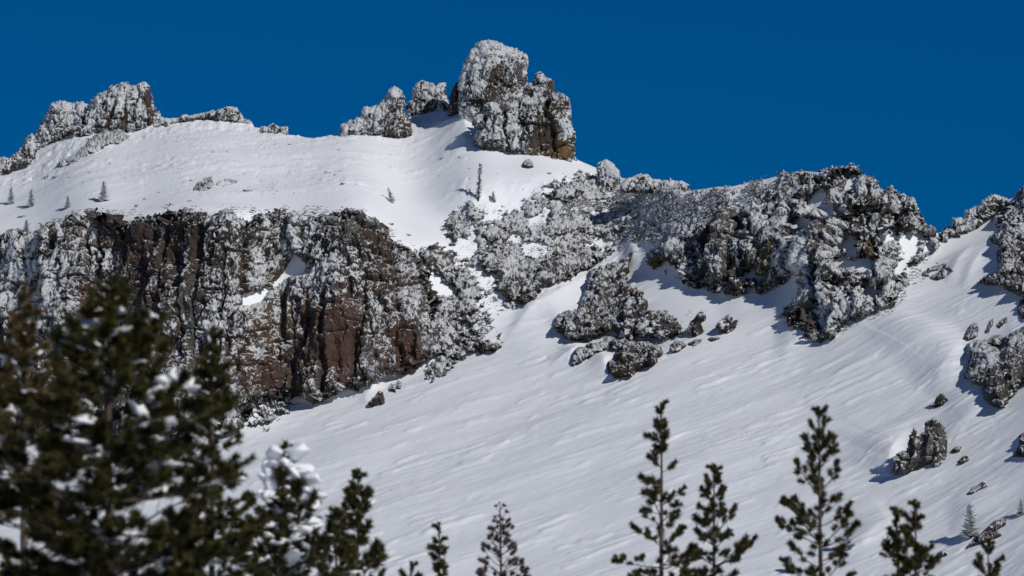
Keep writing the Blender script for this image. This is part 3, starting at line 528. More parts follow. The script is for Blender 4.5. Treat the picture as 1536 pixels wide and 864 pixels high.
rock('rock_slab', 'long reddish slab showing through the snow in the lower right corner', 'rock', [(1450, 826), (1462, 811), (1480, 800), (1498, 797), (1502, 805), (1480, 815)], H=.7, w=7, rime=.25, seed=36, tints=(RED, BROWN), edge=1, cells=(26, 20), part='rock_slab')
rock('rock_slab', 'grey rimed rock lying just above the long reddish slab', 'rock', [(1478, 800), (1492, 786), (1509, 780), (1509, 790), (1487, 801)], H=.8, w=7, rime=.45, seed=37, edge=.8)
rock('boulder', 'small dark rock low down left of the long reddish slab', 'rock', [(1402, 842), (1410, 831), (1420, 830), (1420, 838)], H=.6, w=6, rime=.3, seed=38, edge=.6)
# central outcrops
rock('rock_outcrop', 'large leaning rimed outcrop with a dark right side in the middle of the snowfield', 'rock', [(829, 497), (838, 477), (861, 465), (873, 450), (882, 436), (887, 412), (905, 405), (923, 398), (949, 393), (946, 402), (940, 415), (946, 430), (964, 437), (972, 453), (969, 465), (981, 468), (996, 465), (1010, 474), (1022, 491), (1022, 499), (1010, 507), (996, 512), (984, 507), (961, 505), (949, 503), (931, 508), (917, 493), (905, 497), (884, 510), (854, 507)],
     H=1.6, w=16, tier=(3.6, 1.4), rime=.56, ragged=4, pill=.9, seed=40, col=.6, colw=1.8, cells=1, part='rock_pillar', blk=.5, macro=.8, edge=2, rimeb=[(960, 450, 22, 30, -.45), (1000, 488, 28, 18, -.5), (900, 430, 30, 30, .08), (925, 490, 20, 14, -.3), (880, 480, 14, 20, -.2)])
rock('rock_outcrop', 'low slanting rock rib under the large leaning outcrop', 'rock', [(857, 549), (866, 530), (885, 518), (905, 509), (908, 503), (930, 504), (952, 500), (952, 513), (931, 525), (911, 527), (890, 539), (866, 549)], H=1.6, w=10, rime=.38, ragged=4, seed=41, cells=(30, 30), edge=1)
rock('rock_outcrop', 'blocky dark rock at the lower tip of the outcrops in the middle of the snowfield', 'rock', [(911, 552), (923, 538), (927, 524), (943, 512), (972, 512), (990, 526), (993, 538), (984, 549), (961, 558), (937, 568), (926, 568), (914, 564)], H=1.4, w=13, tier=(3.0, 1.3), rime=.34, ragged=3, pill=.6, seed=42, col=.5, colw=1.6, cells=1, part='rock_pillar', edge=1)
rock('boulder', 'rounded rock just right of the lower outcrop tip', 'rock', [(1004, 532), (1006, 522), (1014, 515), (1026, 518), (1030, 527), (1018, 535), (1008, 536)], H=1.1, w=9, rime=.42, seed=43, edge=1)
rock('boulder', 'tall spiky rock standing between the leaning outcrop and the round snow hump', 'rock', [(1027, 507), (1034, 491), (1043, 483), (1051, 471), (1060, 480), (1059, 488), (1051, 491), (1057, 503), (1051, 511), (1037, 513)], H=1.1, w=11, crag=(1042, 512), rime=.36, seed=44, edge=1)
rock('boulder', 'compact dark rock right of the tall spiky rock', 'rock', [(1072, 495), (1084, 483), (1095, 475), (1107, 485), (1103, 500), (1092, 507), (1078, 504)], H=1.1, w=12, crag=(1088, 506), rime=.33, seed=45, edge=1)
rock('boulder', 'flat half-buried rock below the compact dark rock', 'rock', [(1062, 516), (1072, 510), (1084, 513), (1069, 519)], H=.5, w=5, rime=.3, seed=46, edge=.6)
rock('boulder', 'small stones edging the snow below the tall spiky rock', 'rock', [(1034, 524), (1044, 518), (1057, 515), (1052, 521), (1040, 527)], H=.4, w=5, rime=.45, seed=47, edge=1.2)
rock('boulder', 'lone pyramid-shaped rock on the snow below the left cliff foot', 'rock', [(551, 602), (560, 591), (567, 582), (574, 583), (577, 600), (573, 607), (557, 607)], H=.8, w=10, crag=(565, 606), rime=.30, seed=48, edge=.7)
rock('boulder', 'small dark stone with a rime cap, upper right of the lone pyramid-shaped rock', 'rock', [(584, 583), (588, 577), (593, 579), (592, 585)], H=.4, w=4, rime=.3, seed=49, edge=.3)
rock('boulder', 'tiny upright stone at the cliff foot, rightmost near the lone pyramid-shaped rock', 'rock', [(594, 580), (598, 573), (602, 576), (601, 582)], H=.4, w=4, rime=.3, seed=50, edge=.3)
rock('frosted_bush', 'big spreading frosted bush at the right foot of the left cliff', 'bush', [(640, 568), (640, 547), (655, 538), (668, 528), (684, 541), (674, 557), (658, 566)], H=.7, w=12, ragged=9, rime=.62, seed=51, mat=M_SCRUB, lump=.14, edge=1.8)
rock('boulder', 'largest dark stone on the upper snow plateau', 'rock', [(289, 284), (296, 273), (308, 268), (319, 265), (320, 280), (311, 285)], H=.9, w=8, rime=.40, seed=52, edge=1)
rock('boulder', 'round dark boulder at the foot of the square summit tower', 'rock', [(784, 249), (786, 240), (794, 237), (800, 242), (801, 249), (793, 251)], H=.7, w=6, rime=.32, seed=53, edge=.6)
rock('boulder', 'strip of small stones right of the largest plateau stone', 'rock', [(325, 277), (330, 270), (345, 270), (357, 272), (350, 277), (335, 280)], H=.4, w=5, rime=.5, seed=54, edge=1.2)
rock('rubble_patch', 'bank of frosted rubble at the lower left foot of the cliff', 'rubble', [(372, 632), (385, 618), (400, 606), (425, 598), (440, 602), (432, 615), (410, 630), (385, 640)], H=.35, w=10, ragged=12, rime=.6, seed=55, mat=M_SCRUB, lump=.14, edge=3)
rock('frosted_scrub', 'broken frosted scrub and rubble lining the central gully', None, [(668, 345), (690, 310), (715, 300), (760, 318), (800, 300), (830, 275), (880, 262), (930, 285), (960, 300), (945, 345), (925, 372), (890, 395), (850, 415), (815, 425), (805, 440), (775, 455), (745, 440), (730, 480), (712, 440), (700, 395), (680, 375)],
     H=0.45, w=8, rime=0.82, lump=0.20, lumps=2.4, blk=0.2, blks=1.0, seed=59, mat=M_SCRUB, kind='stuff', edge=6, ragged=20, patch=34, pbias=.34, holes=[[(790, 445), (860, 405), (930, 380), (948, 352), (960, 380), (880, 430), (800, 470)]])
GP = [('frosted scrub hummock under the crest, left of the white pillar', [(822, 302), (827, 290), (845, 278), (863, 272), (889, 278), (896, 287), (874, 294), (851, 304)]),
      ('ragged shadowed scrub clump in the upper middle of the gully', [(811, 346), (830, 318), (845, 328), (857, 325), (886, 316), (904, 325), (921, 334), (936, 326), (944, 338), (933, 349), (910, 356), (892, 355), (869, 349), (845, 355), (822, 358)]),
      ('long frosted brush bank hanging over the snow gully on its right side', [(808, 412), (816, 398), (833, 382), (851, 376), (874, 372), (892, 369), (904, 378), (921, 378), (905, 390), (883, 402), (863, 414), (845, 423), (822, 430), (811, 424)]),
      ('big bulging frosted outcrop at the bottom of the gully', [(710, 392), (728, 375), (748, 372), (769, 372), (787, 378), (798, 389), (804, 404), (814, 422), (811, 433), (798, 451), (784, 453), (763, 449), (745, 430), (748, 414), (731, 405)]),
      ('oval frosted bush alone on the left side of the gully', [(726, 355), (737, 344), (757, 340), (769, 346), (757, 357), (737, 362)]),
      ('frosted clump on the upper left rim of the gully', [(672, 332), (681, 327), (704, 342), (702, 355), (684, 358), (674, 352)]),
      ('small frosted clump below the lone frosted column', [(693, 317), (703, 305), (713, 312), (725, 325), (710, 332), (699, 326)])]
for k, (lb, pl) in enumerate(GP):
    rock('frosted_brush', lb, 'bush', pl, H=1.7 if k in (2, 3) else 1.2, w=10, pill=.7, rime=0.68, seed=60+k, mat=M_SCRUB, lump=.16, lumps=1.9, blk=.3, edge=3.0, ragged=8, cells=(32, 32) if k in (2, 3) else None, part='brush_clump', macro=.6, rimeb=[(780, 452, 30, 8, -.3)] if k == 3 else ())

# ------------------------------------------------------------------ frosted shrubs and little frosted conifers on the slopes
def terrain_pt(px, row):
    p = place(px, row, depth(px, row)); p[..., 2] += drift(px, row); return p
def blades(nb, h, r, seed, up=0.6):
    g = np.random.default_rng(seed); V = []; F = []; A = []
    for i in range(nb):
        az = g.random()*6.283; el = math.acos(1 - g.random()*(1 - up*0.2)); d = np.array([math.cos(az)*math.sin(el), math.sin(az)*math.sin(el), math.cos(el)*1.0])
        b = np.array([g.normal()*r*0.35, g.normal()*r*0.35, 0.0]); l = (0.5 + 0.6*g.random()); tip = b + d*np.array([r, r, h])*l
        s = np.cross(d, g.normal(size=3)); s /= np.linalg.norm(s); wd = 0.16*h*(0.5 + g.random())
        m = b + (tip-b)*0.55
        k = len(V); V += [b - s*wd*0.3, m - s*wd, tip, m + s*wd]; F.append((k, k+1, k+2, k+3)); a = g.normal()*0.25; A += [a-0.35, a, a+0.25, a]
    return np.array(V), np.array(F), np.array(A)
M_TWIG = flat_mat('dark_twig', (0.05, 0.042, 0.035), (0.09, 0.075, 0.06))
SH = []
for k in range(6):
    V, F, A = blades(34, 1.0, 0.9, 100+k)
    SH.append(mesh('frosted_shrub', V, F, M_SCRUB, {'rime': 0.55 + A, 'tint': np.tile(GREY, (len(V), 1))}))
def shrub(px, row, size, label, group=None):
    p = terrain_pt(px, max(row, float(ridge_row(px)) + 1.5))
    o = obj('frosted_shrub', SH[random.randrange(6)], None, p - np.array([0, 0, 0.05])); o.scale = (size*random.uniform(.8, 1.3), size, size*random.uniform(.6, .9)); o.rotation_euler = (0, 0, random.random()*6.28)
    return prop(o, label, 'shrub', group)
M_FROSTN = rock_material('frosted_needles', 0.7, 6.0)
def conifer_mesh(seed):
    g = np.random.default_rng(seed); V = []; F = []; A = []
    for t in np.linspace(0.04, 0.97, 17):
        rad = 0.36*(1-t)**0.7 + 0.04
        for j in range(int(5 + 7*(1-t))):
            az = g.random()*6.283; l = rad*(0.6 + 0.6*g.random()); d = np.array([math.cos(az), math.sin(az), 0]); s = np.array([-d[1], d[0], 0])
            z = t + g.normal()*0.015; up = 0.10*l/0.3 - 0.05*(1-t); wd = 0.075*(0.7 + .6*g.random())
            k = len(V); c = np.array([0, 0, z]); V += [c, c + d*l*0.6 - s*wd + [0, 0, up*.3], c + d*l + [0, 0, up], c + d*l*0.6 + s*wd + [0, 0, up*.3 + .02]]; F.append((k, k+1, k+2, k+3))
            a = g.normal()*.2; A += [a-.3, a, a+.25, a]
    return np.array(V), np.array(F), np.array(A)
CON = []
for k in range(3):
    V, F, A = conifer_mesh(200+k); CON.append(mesh('crown', V, F, M_FROSTN, {'rime': 1.0 + A, 'tint': np.tile((0.05, 0.055, 0.04), (len(V), 1))}))
def cone(r0, r1, h, n=6, z0=0.0):
    a = np.arange(n)*2*math.pi/n
    V = np.concatenate([np.stack([r0*np.cos(a), r0*np.sin(a), 0*a + z0], 1), np.stack([r1*np.cos(a), r1*np.sin(a), 0*a + z0 + h], 1)])
    i = np.arange(n); j = (i+1) % n
    return V, np.stack([i, j, j+n, i+n], 1)
M_BARK = flat_mat('bark', (0.055, 0.043, 0.034), (0.12, 0.095, 0.075), 14)
def column_mesh(seed):
    g = np.random.default_rng(seed); V = []; F = []; A = []
    for i in range(150):
        z = 0.06 + 0.94*g.random(); az = g.random()*6.283; rad = 0.10*(1 - 0.45*z)*(0.6 + .7*g.random()); d = np.array([math.cos(az), math.sin(az), 0]); s_ = np.array([-d[1], d[0], 0]); wd = .022
        k = len(V); c = np.array([0, 0, z]); V += [c, c + d*rad*.6 - s_*wd, c + d*rad + [0, 0, .03*g.normal()], c + d*rad*.6 + s_*wd + [0, 0, .035]]; F.append((k, k+1, k+2, k+3)); a = g.normal()*.25; A += [a-.2, a, a+.25, a]
    return np.array(V), np.array(F), np.array(A)
V, F, A = column_mesh(210); CON.append(mesh('crown', V, F, M_FROSTN, {'rime': 0.78 + A, 'tint': np.tile((0.05, 0.055, 0.04), (len(V), 1))}))
TV, TF = cone(0.035, 0.012, 0.95); TRK = mesh('trunk', TV - np.array([0, 0, .05]), TF, M_BARK)
def conifer(px, row, hpx, label, wide=1.0, tilt=0.0, crown=None):
    p = terrain_pt(px, row); h = hpx*p[1]/FPX
    e = empty('frosted_conifer', p - np.array([0, 0, 0.08]), label=label, cat='tree', group='small frosted conifers on the mountain')
    e.scale = (h*wide, h*wide, h); e.rotation_euler = (0, tilt, random.random()*6.28 if not tilt else 0)
    obj('trunk', TRK, e); obj('crown', CON[random.randrange(3) if wd != 1.01 else 3], e)
for px, row, hp, lb, wd, tl in [(17, 308, 27, 'leftmost small frosted conifer in the row on the upper plateau', .8, 0), (47, 312, 28, 'frosted conifer second from the left edge on the upper plateau', .8, 0), (102, 311, 20, 'short frosted conifer left of the largest one on the upper plateau', .9, 0),
        (156, 300, 32, 'largest frosted conifer of the row on the upper plateau', .9, 0), (40, 352, 24, 'frosted conifer at the top edge of the left cliff', .9, 0), (62, 350, 17, 'little frosted conifer just right of the one at the cliff top edge', .9, 0),
        (589, 306, 27, 'frosted conifer alone on the snow above the middle of the left cliff', .7, -.25), (717, 300, 56, 'tall thin rime-coated column of a tree below the summit tower', 1.01, .07), (740, 301, 17, 'tiny frosted conifer beside the tall rime-coated column', 1, 0),
        (1272, 830, 40, 'snow-laden little conifer behind the tall pine at lower right', .95, 0), (1456, 812, 54, 'bushy frosted conifer beside the reddish slab at lower right', .95, 0), (1532, 775, 26, 'frosted conifer on the right edge above the reddish slab', .9, 0),
        (1186, 862, 26, 'faint frosted conifer at the bottom edge left of the snow-laden one', 1, 0), (705, 290, 10, 'low frosted twig left of the tall rime-coated column', 1, 0)]:
    conifer(px, row, hp, lb, wd, tl)

LBL = {'gully': ('small frosted shrub or stone poking from the snow in the central gully', 'frosted shrubs scattered in the gully'),
       'plateau': ('tiny frosted shrub on the upper snow plateau', 'frosted shrubs scattered on the plateau'),
       'rim': ('dark rime-tipped shrub along the top edge of the left cliff', 'shrubs along the cliff top'),
       'ridge': ('frosted shrub on the snowy skyline between the left crags and the frosted hump', 'frosted skyline shrubs'),
       'foot': ('small frosted stone at the foot of the right massif', 'frosted stones below the right massif')}
for px, row, sz, lb in [(489, 257, .34, 'left one of three small dark stones high on the plateau, left of the summit tower'), (502, 261, .30, 'middle one of three small dark stones high on the plateau, left of the summit tower'), (514, 278, .40, 'lowest of three small dark stones high on the plateau, left of the summit tower'),
        (405, 232, .22, 'lone tiny dark stone near the top of the plateau, below the frosted skyline bushes'), (284, 302, .32, 'small black stone just below the largest plateau stone'), (663, 240, .42, 'frosted tuft on the snow halfway between summit tower and rime column'), (690, 236, .40, 'low frosted tuft just below the left foot of the square tower'),
        (824, 260, .48, 'round frosted bush on the slope right below the square tower'), (370, 289, .55, 'white-topped bush on the plateau right of the strip of stones'), (32, 327, .55, 'frosted bush between the conifer row and the left cliff edge'), (70, 268, .6, 'left half of a frosted clump under the low left rib'), (83, 266, .5, 'right half of a frosted clump under the low left rib'),
        (530, 312, .3, 'dark shrub on the brow where the left cliff top bends down'), (586, 336, .34, 'dark twin shrub on the steep snow right of the left cliff brow'), (612, 352, .32, 'dark shrub on the steep snow edge right of the left cliff'), (757, 322, .45, 'rounded bush in the snow right of the small clump below the rime column'), (750, 462, .4, 'dark bush at the very bottom of the gully')]:
    shrub(px, row, sz, lb)
def scatter(poly, n, s0, s1, key, seed):
    g = np.random.default_rng(seed); P = np.asarray(poly, float); k = 0
    while k < n:
        q = P.min(0) + g.random(2)*(P.max(0) - P.min(0))
        if pdist(np.array([q[0]]), np.array([q[1]]), P)[0] < 0: continue
        shrub(q[0], q[1], s0 + (s1-s0)*g.random()**2, *LBL[key]); k += 1
scatter([(655, 340), (700, 300), (720, 310), (800, 300), (830, 270), (900, 300), (900, 380), (800, 400), (720, 400), (690, 380)], 70, .12, .42, 'gully', 1)
scatter([(700, 400), (745, 420), (770, 470), (735, 480)], 14, .12, .3, 'gully', 2)
scatter([(640, 250), (860, 250), (830, 275), (740, 300), (650, 260)], 12, .1, .22, 'gully', 3)
scatter([(10, 270), (240, 200), (520, 220), (540, 300), (300, 310), (200, 310)], 55, .1, .3, 'plateau', 4)
scatter([(240, 260), (420, 265), (420, 292), (330, 292), (280, 290)], 24, .09, .24, 'plateau', 5)
scatter([(270, 315), (280, 308), (440, 312), (540, 312), (600, 350), (640, 380), (610, 380), (560, 335), (520, 325), (420, 322)], 46, .12, .34, 'rim', 6)
scatter([(236, 178), (262, 177), (290, 172), (320, 166), (320, 176), (270, 184), (240, 186)], 26, .2, .5, 'ridge', 7)
scatter([(388, 192), (410, 193), (433, 199), (432, 205), (400, 202)], 16, .15, .4, 'ridge', 8)
scatter([(1300, 482), (1345, 460), (1365, 405), (1395, 385), (1390, 400), (1360, 450), (1320, 482)], 30, .1, .3, 'foot', 9)
# brush too thick to count: merged clumps on the ridge shoulder
def mass(name, label, poly, n, s0, s1, seed, dark=0.0, gate=-0.12):
    g = np.random.default_rng(seed); P = np.asarray(poly, float); Q = P.min(0) + g.random((n*6, 2))*(P.max(0)-P.min(0)); Q = Q[(pdist(Q[:, 0], Q[:, 1], P) > 1) & (fbm(n2(Q[:, 0]*0.03, Q[:, 1]*0.055, seed), 3) > gate)][:n]
    Q = Q[Q[:, 1] > ridge_row(Q[:, 0]) + 4]
    pts = terrain_pt(Q[:, 0], Q[:, 1]); VV = []; FF = []; AA = []; k = 0
    protos = [blades(11, 1.0, 0.9, 300+i) for i in range(12)]
    for i, p in enumerate(pts):
        V, F, A = protos[i % 12]; s = s0 + (s1-s0)*g.random()**2; a = g.random()*6.28; c, sn = math.cos(a), math.sin(a)
        v = V*np.array([s*1.2, s*1.2, s*0.8]); v = np.stack([v[:, 0]*c - v[:, 1]*sn, v[:, 0]*sn + v[:, 1]*c, v[:, 2]], 1) + p + np.array([0, -0.35, 0.15])
        VV.append(v); FF.append(F + k); AA.append(A + 0.58 - dark + g.normal()*.12); k += len(V)
    V = np.concatenate(VV); m = mesh(name, V, np.concatenate(FF), M_SCRUB, {'rime': np.concatenate(AA), 'tint': np.tile((.07, .066, .055), (len(V), 1))})
    prop(obj(name, m), label, kind='stuff')
mass('frosted_undergrowth', 'thick rime-coated brush bristling over the ridge shoulder', SCRUBZ, 2200, .16, .5, 21, -.12)
mass('frosted_undergrowth', 'fine frosted twigs and rubble peppering the snow of the central gully', [(660, 345), (700, 305), (760, 315), (830, 262), (900, 262), (1000, 290), (940, 345), (900, 385), (830, 420), (800, 440), (760, 470), (735, 470), (690, 395)], 1500, .05, .22, 23, -.08)
mass('frosted_undergrowth', 'fine frosted twigs peppering the upper snow plateau', [(120, 240), (240, 195), (420, 205), (440, 240), (330, 262), (425, 272), (420, 296), (300, 300), (230, 260), (130, 262)], 260, .05, .17, 24, -.05, .1)
mass('frosted_undergrowth', 'dark and frosted twigs along the brow of the left cliff', [(-20, 340), (70, 335), (110, 315), (250, 308), (440, 308), (540, 308), (600, 350), (640, 372), (640, 392), (560, 345), (520, 328), (250, 328), (120, 330), (60, 356), (-20, 358)], 500, .08, .34, 25, .08)
mass('frosted_undergrowth', 'frosted rubble strewn below and right of the tall massif', [(1240, 512), (1290, 480), (1345, 462), (1365, 405), (1400, 375), (1425, 385), (1400, 410), (1370, 450), (1340, 480), (1270, 505)], 420, .06, .3, 26, .05)
mass('frosted_undergrowth', 'frosted rubble scattered round the outcrops in the middle of the snowfield', [(850, 520), (950, 510), (1030, 470), (1050, 440), (1075, 430), (1060, 470), (1030, 530), (990, 552), (960, 560)], 200, .05, .24, 27, .1)
mass('frosted_undergrowth', 'rime-coated brush bristling over the flank beside the left cliff', FLANK, 500, .15, .4, 22, .1)

# ------------------------------------------------------------------ foreground pines
M_NEEDLE = flat_mat('pine_needles', (0.008, 0.010, 0.004), (0.085, 0.076, 0.022), 4.5, 0.6, 0.2)
M_NEEDLE_B = flat_mat('browning_needles', (0.060, 0.045, 0.015), (0.13, 0.085, 0.03), 3.0, 0.6, 0.3)
M_NEEDLE_R = flat_mat('dead_red_needles', (0.07, 0.046, 0.038), (0.115, 0.078, 0.066), 3.0, 0.7, 0.2)
M_CLUMP = flat_mat('clump_snow', (0.83, 0.85, 0.88), (0.90, 0.91, 0.93), 3.0, 0.8, 0.2)
def tube(pts, rad, n=5):
    pts = np.asarray(pts, float); V = []; F = []
    for i, p in enumerate(pts):
        t = pts[min(i+1, len(pts)-1)] - pts[max(i-1, 0)]; t /= max(np.linalg.norm(t), 1e-9)
        a = np.cross(t, [0.31, 0.2, 0.93]); a /= np.linalg.norm(a); b = np.cross(t, a)
        for k in range(n):
            an = k*2*math.pi/n; V.append(p + rad[i]*(a*math.cos(an) + b*math.sin(an)))
    for i in range(len(pts)-1):
        for k in range(n):
            F.append((i*n+k, i*n+(k+1) % n, (i+1)*n+(k+1) % n, (i+1)*n+k))
    return V, F
def shoot_needles(a, b, g, V, F, dens=1300, nl=0.072, spread=0.9):
    ax = b - a; l = np.linalg.norm(ax); ax = ax/max(l, 1e-9)
    for i in range(int(dens*l) + 20):
        t = g.random()**0.8; r = g.normal(size=3); r -= ax*r.dot(ax); r /= max(np.linalg.norm(r), 1e-6)
        d = ax*(0.25 + 0.7*t) + r*spread; d /= np.linalg.norm(d); s = np.cross(d, g.normal(size=3)); s /= max(np.linalg.norm(s), 1e-6)
        p = a + ax*l*t; ln = nl*(0.7 + 0.6*g.random()); w = 0.0052
        k = len(V); V += [p - s*w, p + s*w, p + d*ln]; F.append((k, k+1, k+2))
def branch_meshes(Lb, seed, nmat, dead=False, wide=0.6):
    g = np.random.default_rng(seed)
    n = 7; t = np.linspace(0, 1, n); curve = 0.18 + 0.25*g.random()
    ax = np.stack([Lb*t, Lb*0.08*np.cumsum(g.normal(size=n))*0.5*t, Lb*curve*t**2 + Lb*.03*g.normal(size=n)*t], 1)
    WV, WF = tube(ax, 0.012*Lb**0.5*(1-0.75*t) + 0.002); NV, NF = [], []
    def at(s):
        f = s*(n-1); i = min(int(f), n-2); return ax[i] + (ax[i+1]-ax[i])*(f-i)
    shoots = [(at(max(0.0, 1 - 0.13/Lb)), at(1.0) + (at(1.0)-at(.8))*0.05)]
    ns = max(1, int(Lb/0.125))
    for i in range(ns):
        s = 0.25 + 0.7*(i+g.random())/ns
        p = at(s); sl = (1-s*0.75)*Lb*wide*(0.6+0.6*g.random()); sl = min(max(sl, 0.09), 0.6); side = 1 if (i % 2) else -1
        d = np.array([0.75, side*(0.55 + 0.4*g.random()), 0.05 + 0.40*g.random()]); d /= np.linalg.norm(d)
        e = p + d*sl + np.array([0, 0, sl*0.08])
        v, f = tube([p, (p+e)/2 + [0, 0, -.02*sl], e], [0.005, 0.004, 0.002], 4); k = len(WV); WV += v; WF += [tuple(x+k for x in q) for q in f]
        shoots.append((p + (e-p)*max(0.1, 1 - (0.08 + .07*g.random())/sl), e))
        if sl > 0.28:
            for sg in (-1, 1):
                p2 = p + (e-p)*(0.45+0.2*g.random()); e2 = p2 + np.array([d[0]*.7 + .2, d[1]*.6 + sg*.5, .3])*sl*0.4
                v, f = tube([p2, e2], [0.004, 0.002], 4); k = len(WV); WV += v; WF += [tuple(x+k for x in q) for q in f]
                l2 = np.linalg.norm(e2-p2); shoots.append((p2 + (e2-p2)*max(.1, 1 - .10/l2), e2))
    for a, b in shoots:
        if dead and g.random() < dead: continue
        shoot_needles(np.asarray(a), np.asarray(b), g, NV, NF)
    if not NV: shoot_needles(ax[-2], ax[-1], g, NV, NF)
    return mesh('branch', WV, WF, M_BARK), mesh('needles', NV, NF, nmat)
CLS = [0.16, 0.30, 0.55, 0.9, 1.4]
BR = {}
for mk, mt, dd in (('green', M_NEEDLE, 0), ('brown', M_NEEDLE_B, 0.15), ('red', M_NEEDLE_R, 0.86)):
    for ci, Lb in enumerate(CLS if mk == 'green' else CLS[:4]):
        BR[mk, ci] = [branch_meshes(Lb, 400 + ci*10 + v + len(mk)*97, mt, dd) for v in range(4)]
LEAD = {}
for mk, mt in (('green', M_NEEDLE), ('brown', M_NEEDLE_B), ('red', M_NEEDLE_R)):
    g = np.random.default_rng(900); V, F = [], []
    shoot_needles(np.array([0, 0, 0.0]), np.array([0, 0, 0.26]), g, V, F, 520 if mk != 'red' else 40, 0.06, 0.7); LEAD[mk] = mesh('leader_needles', V, F, mt)
def clump_mesh(seed, am=1.5, fr=1.9):
    nu, nv = 22, 13; u = np.linspace(0, 2*math.pi, nu, endpoint=False); v = np.linspace(-math.pi/2, math.pi/2, nv); U, Vv = np.meshgrid(u, v, indexing='ij')
    P = np.stack([np.cos(U)*np.cos(Vv), np.sin(U)*np.cos(Vv), np.sin(Vv)], -1); P *= (1 + am*fbm(P*fr + seed*5.1, 4, .55))[..., None]; P[..., 2] = np.where(P[..., 2] > 0, P[..., 2]*0.9, P[..., 2]*0.4)
    a = np.arange(nu*nv).reshape(nu, nv); F = np.stack([a[:, :-1], np.roll(a, -1, 0)[:, :-1], np.roll(a, -1, 0)[:, 1:], a[:, 1:]], -1).reshape(-1, 4)
    return mesh('snow_clump', P, F, M_CLUMP, smooth=True)
CLU = [clump_mesh(s) for s in range(5)]; CAPS = [clump_mesh(s + 7, 0.7, 1.3) for s in range(5)]

def pine(label, px, row, D, slope_, wmaxpx, rowend=960, gap=0.26, nper=5, mk='green', snow=0.0, seed=0, tilt=0.0, gapmul=1.0, upang=40, dens=.92, group='pines standing in the foreground', clumps=(), thick=1.0):
    g = np.random.default_rng(seed + 5000)
    top = place(px, row, D); mpp = D/FPX; zg = ground_z(top[0], top[1]); Ht = top[2] - zg
    e = empty('pine_tree', (top[0], top[1], zg), label=label, cat='tree', group=group)
    vis = (rowend - row)*mpp
    # trunk: gently wandering and tapered
    hs = np.linspace(-0.3, Ht, 22); wx = 0.015*np.cumsum(g.normal(size=22))*0.35; wx -= wx[-1]
    def axis(z): return np.array([np.interp(z, hs, wx) + tilt*(z - Ht), 0.5*np.interp(z, hs, wx[::-1] - wx[0]), z])
    pts = [axis(z) for z in hs]; rr = [max(0.006, thick*(0.008 + 0.011*(Ht - z)**0.95)) for z in hs]
    v, f = tube(pts, rr, 8); obj('trunk', mesh('trunk', v, f, M_BARK, smooth=True), e)
    lo = obj('leader', LEAD[mk], e); lo.location = axis(Ht) - np.array([0, 0, 0.19])
    z = Ht - 0.08; tips = []
    while z > Ht - vis and z > 0.5:
        hpx = (Ht - z)/mpp
        wpx = min(slope_*hpx + 5, wmaxpx)*(0.75 + 0.5*g.random())
        n = max(2, int(round(nper*(0.7 + 0.6*g.random())*(0.6 if hpx < 40 else 1))))
        a0 = g.random()*6.283
        for i in range(n):
            if g.random() > dens: continue
            az = a0 + i*6.283/n + g.normal()*0.35
            rad = wpx*mpp*(0.65 + 0.6*g.random()); el = R_(upang)*math.exp(-hpx/260) + R_(g.normal()*8) - R_(4)
            Lb = max(0.12, rad/max(math.cos(el), 0.4)); ci = int(np.argmin(np.abs(np.log(np.array(CLS[:5 if mk == 'green' else 4])/Lb))))
            bm, nm = BR[mk, ci][g.integers(4)]; sc = Lb/CLS[ci]
            p = axis(z + g.normal()*gap*0.12)
            b = obj('branch', bm, e, p); b.rotation_euler = (g.normal()*0.25, -el, az); b.scale = (sc, max(.8, min(sc, 1.2)), max(.8, min(sc, 1.2)))
            obj('needles', nm, b)
            for rp in range(4):
                if g.random() > snow*(0.4 + 0.6*min(1, hpx/120)): continue
                s = (0.025 + 0.075*g.random()**2.2)*min(1.3, 0.6 + Lb*.6); f_ = 0.45 + 0.55*g.random()
                tip = p + np.array([math.cos(az)*math.cos(el), math.sin(az)*math.cos(el), math.sin(el) + 0.25*f_])*Lb*f_*.85 + np.array([-math.sin(az), math.cos(az), 0])*g.normal()*.12*Lb
                c = obj('snow_clump', CLU[g.integers(5)], e, tip + np.array([0, 0, .03])); c.scale = (s*(1.3 + 1.6*g.random()), s*(.6 + .4*g.random()), s*0.6); c.rotation_euler = (g.normal()*.3, -el*.7 + g.normal()*.2, az + g.normal()*.4)
        z -= gap*(0.75 + 0.5*g.random())*(0.75 + gapmul*min(1, hpx/200)*0.4)
    for cx_, cy_, sx, sz in clumps:
        for rp in range(3):
            q = place(cx_ + g.normal()*sx*.45, cy_ + g.normal()*sz*.45, D - 0.45*sx*mpp*g.random()) - np.array([top[0], top[1], zg]); c = obj('snow_clump', CAPS[g.integers(5)], e, q); k_ = .5 + .35*g.random()
            c.scale = (sx*mpp*k_*1.25, sx*mpp*k_*.8, sz*mpp*k_); c.rotation_euler = (g.normal()*.3, g.normal()*.35, g.random()*6.28)
    return e

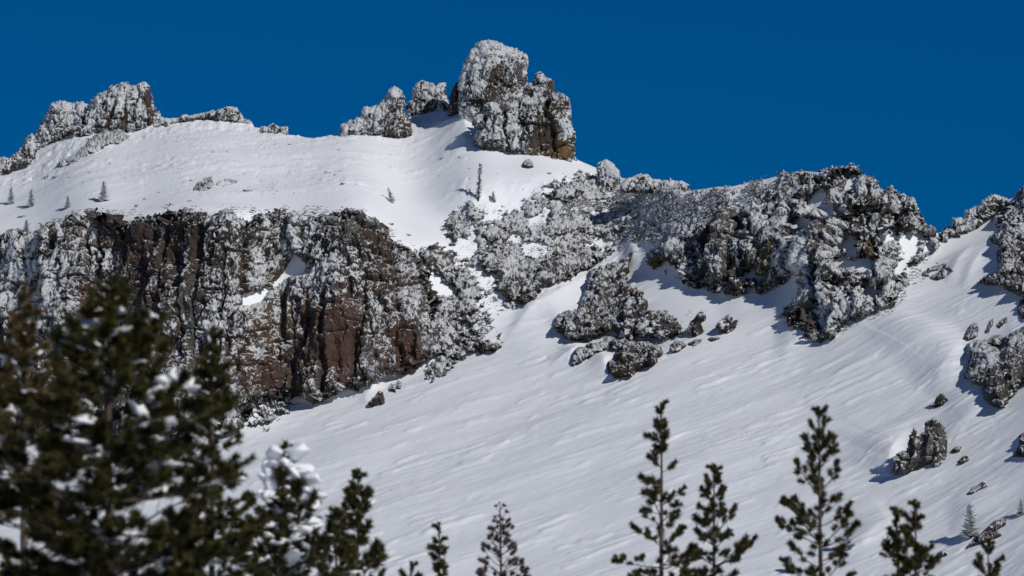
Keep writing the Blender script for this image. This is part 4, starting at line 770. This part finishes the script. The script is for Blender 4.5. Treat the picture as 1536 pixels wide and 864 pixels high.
pine('sparse brown-green pine on the left edge of the frame', 38, 438, 56, .26, 105, mk='brown', seed=1, nper=6, gap=.19, snow=.12, rowend=1000)
pine('largest dense dark pine dotted with snow at left', 165, 424, 50, .50, 165, seed=2, nper=10, gap=.19, snow=.17, rowend=1080, upang=22, dens=.84, clumps=[(218, 482, 17, 10), (152, 560, 16, 15), (163, 572, 12, 10), (238, 582, 19, 13), (250, 570, 14, 9), (228, 592, 12, 9), (205, 630, 10, 8), (262, 558, 12, 7), (285, 578, 14, 9), (150, 805, 13, 6), (172, 818, 12, 6), (196, 834, 12, 7), (132, 690, 10, 6), (246, 846, 13, 9), (85, 848, 12, 9)], thick=1.4)
pine('slender olive pine right of the largest dark pine', 320, 500, 62, .20, 85, seed=3, nper=7, gap=.18, dens=.85, snow=.12, rowend=1000, clumps=[(294, 608, 9, 6)])
pine('squat pine whose top is buried under a big cap of snow', 428, 672, 66, .34, 85, seed=4, nper=8, gap=.15, snow=.35, rowend=1000, clumps=[(430, 690, 26, 16), (418, 708, 24, 16), (440, 706, 20, 15), (408, 722, 18, 13), (460, 716, 20, 16), (470, 738, 14, 12), (395, 742, 15, 9), (425, 742, 18, 9), (455, 756, 22, 12), (440, 806, 20, 12), (470, 790, 12, 10), (410, 770, 14, 8)], thick=1.3)
pine('young pine with a forked leader right of the snow-capped pine', 538, 712, 72, .30, 50, seed=5, nper=7, gap=.19, snow=.06)
pine('short pine tucked between the snow-capped pine and the forked young pine', 505, 770, 70, .40, 40, seed=6, nper=5, gap=.2, snow=.1)
pine('thin pine tip rising alone at the bottom, left of the dead red tree', 659, 791, 88, .16, 28, seed=7, nper=4, gap=.22)
pine('barely showing pine tip at the bottom edge, leftmost of the lone tips', 617, 850, 86, .25, 20, seed=8, nper=4, gap=.2)
pine('dead bare-twigged tree with a few red needles at the bottom centre', 750, 760, 98, .35, 40, seed=9, nper=6, gap=.17, mk='red', upang=25, group='dead tree')
pine('tall ragged pine in the centre right of the foreground', 992, 612, 86, .22, 58, seed=10, nper=6, gap=.25, dens=.78)
pine('smaller pine just right of the tall ragged centre pine', 1071, 703, 90, .29, 50, seed=11, nper=6, gap=.25, dens=.75)
pine('tallest open-branched pine at right with gaps between its boughs', 1228, 618, 80, .33, 95, seed=12, nper=5, gap=.29, dens=.85)
pine('left stem of the twin pines at lower right', 1345, 768, 85, .30, 40, seed=13, nper=5, gap=.24, dens=.85)
pine('right stem of the twin pines at lower right', 1373, 757, 84, .30, 42, seed=14, nper=5, gap=.24, dens=.85)
pine('small pine tip nearest the bottom right corner', 1482, 815, 95, .34, 24, seed=15, nper=5, gap=.2, dens=.85)
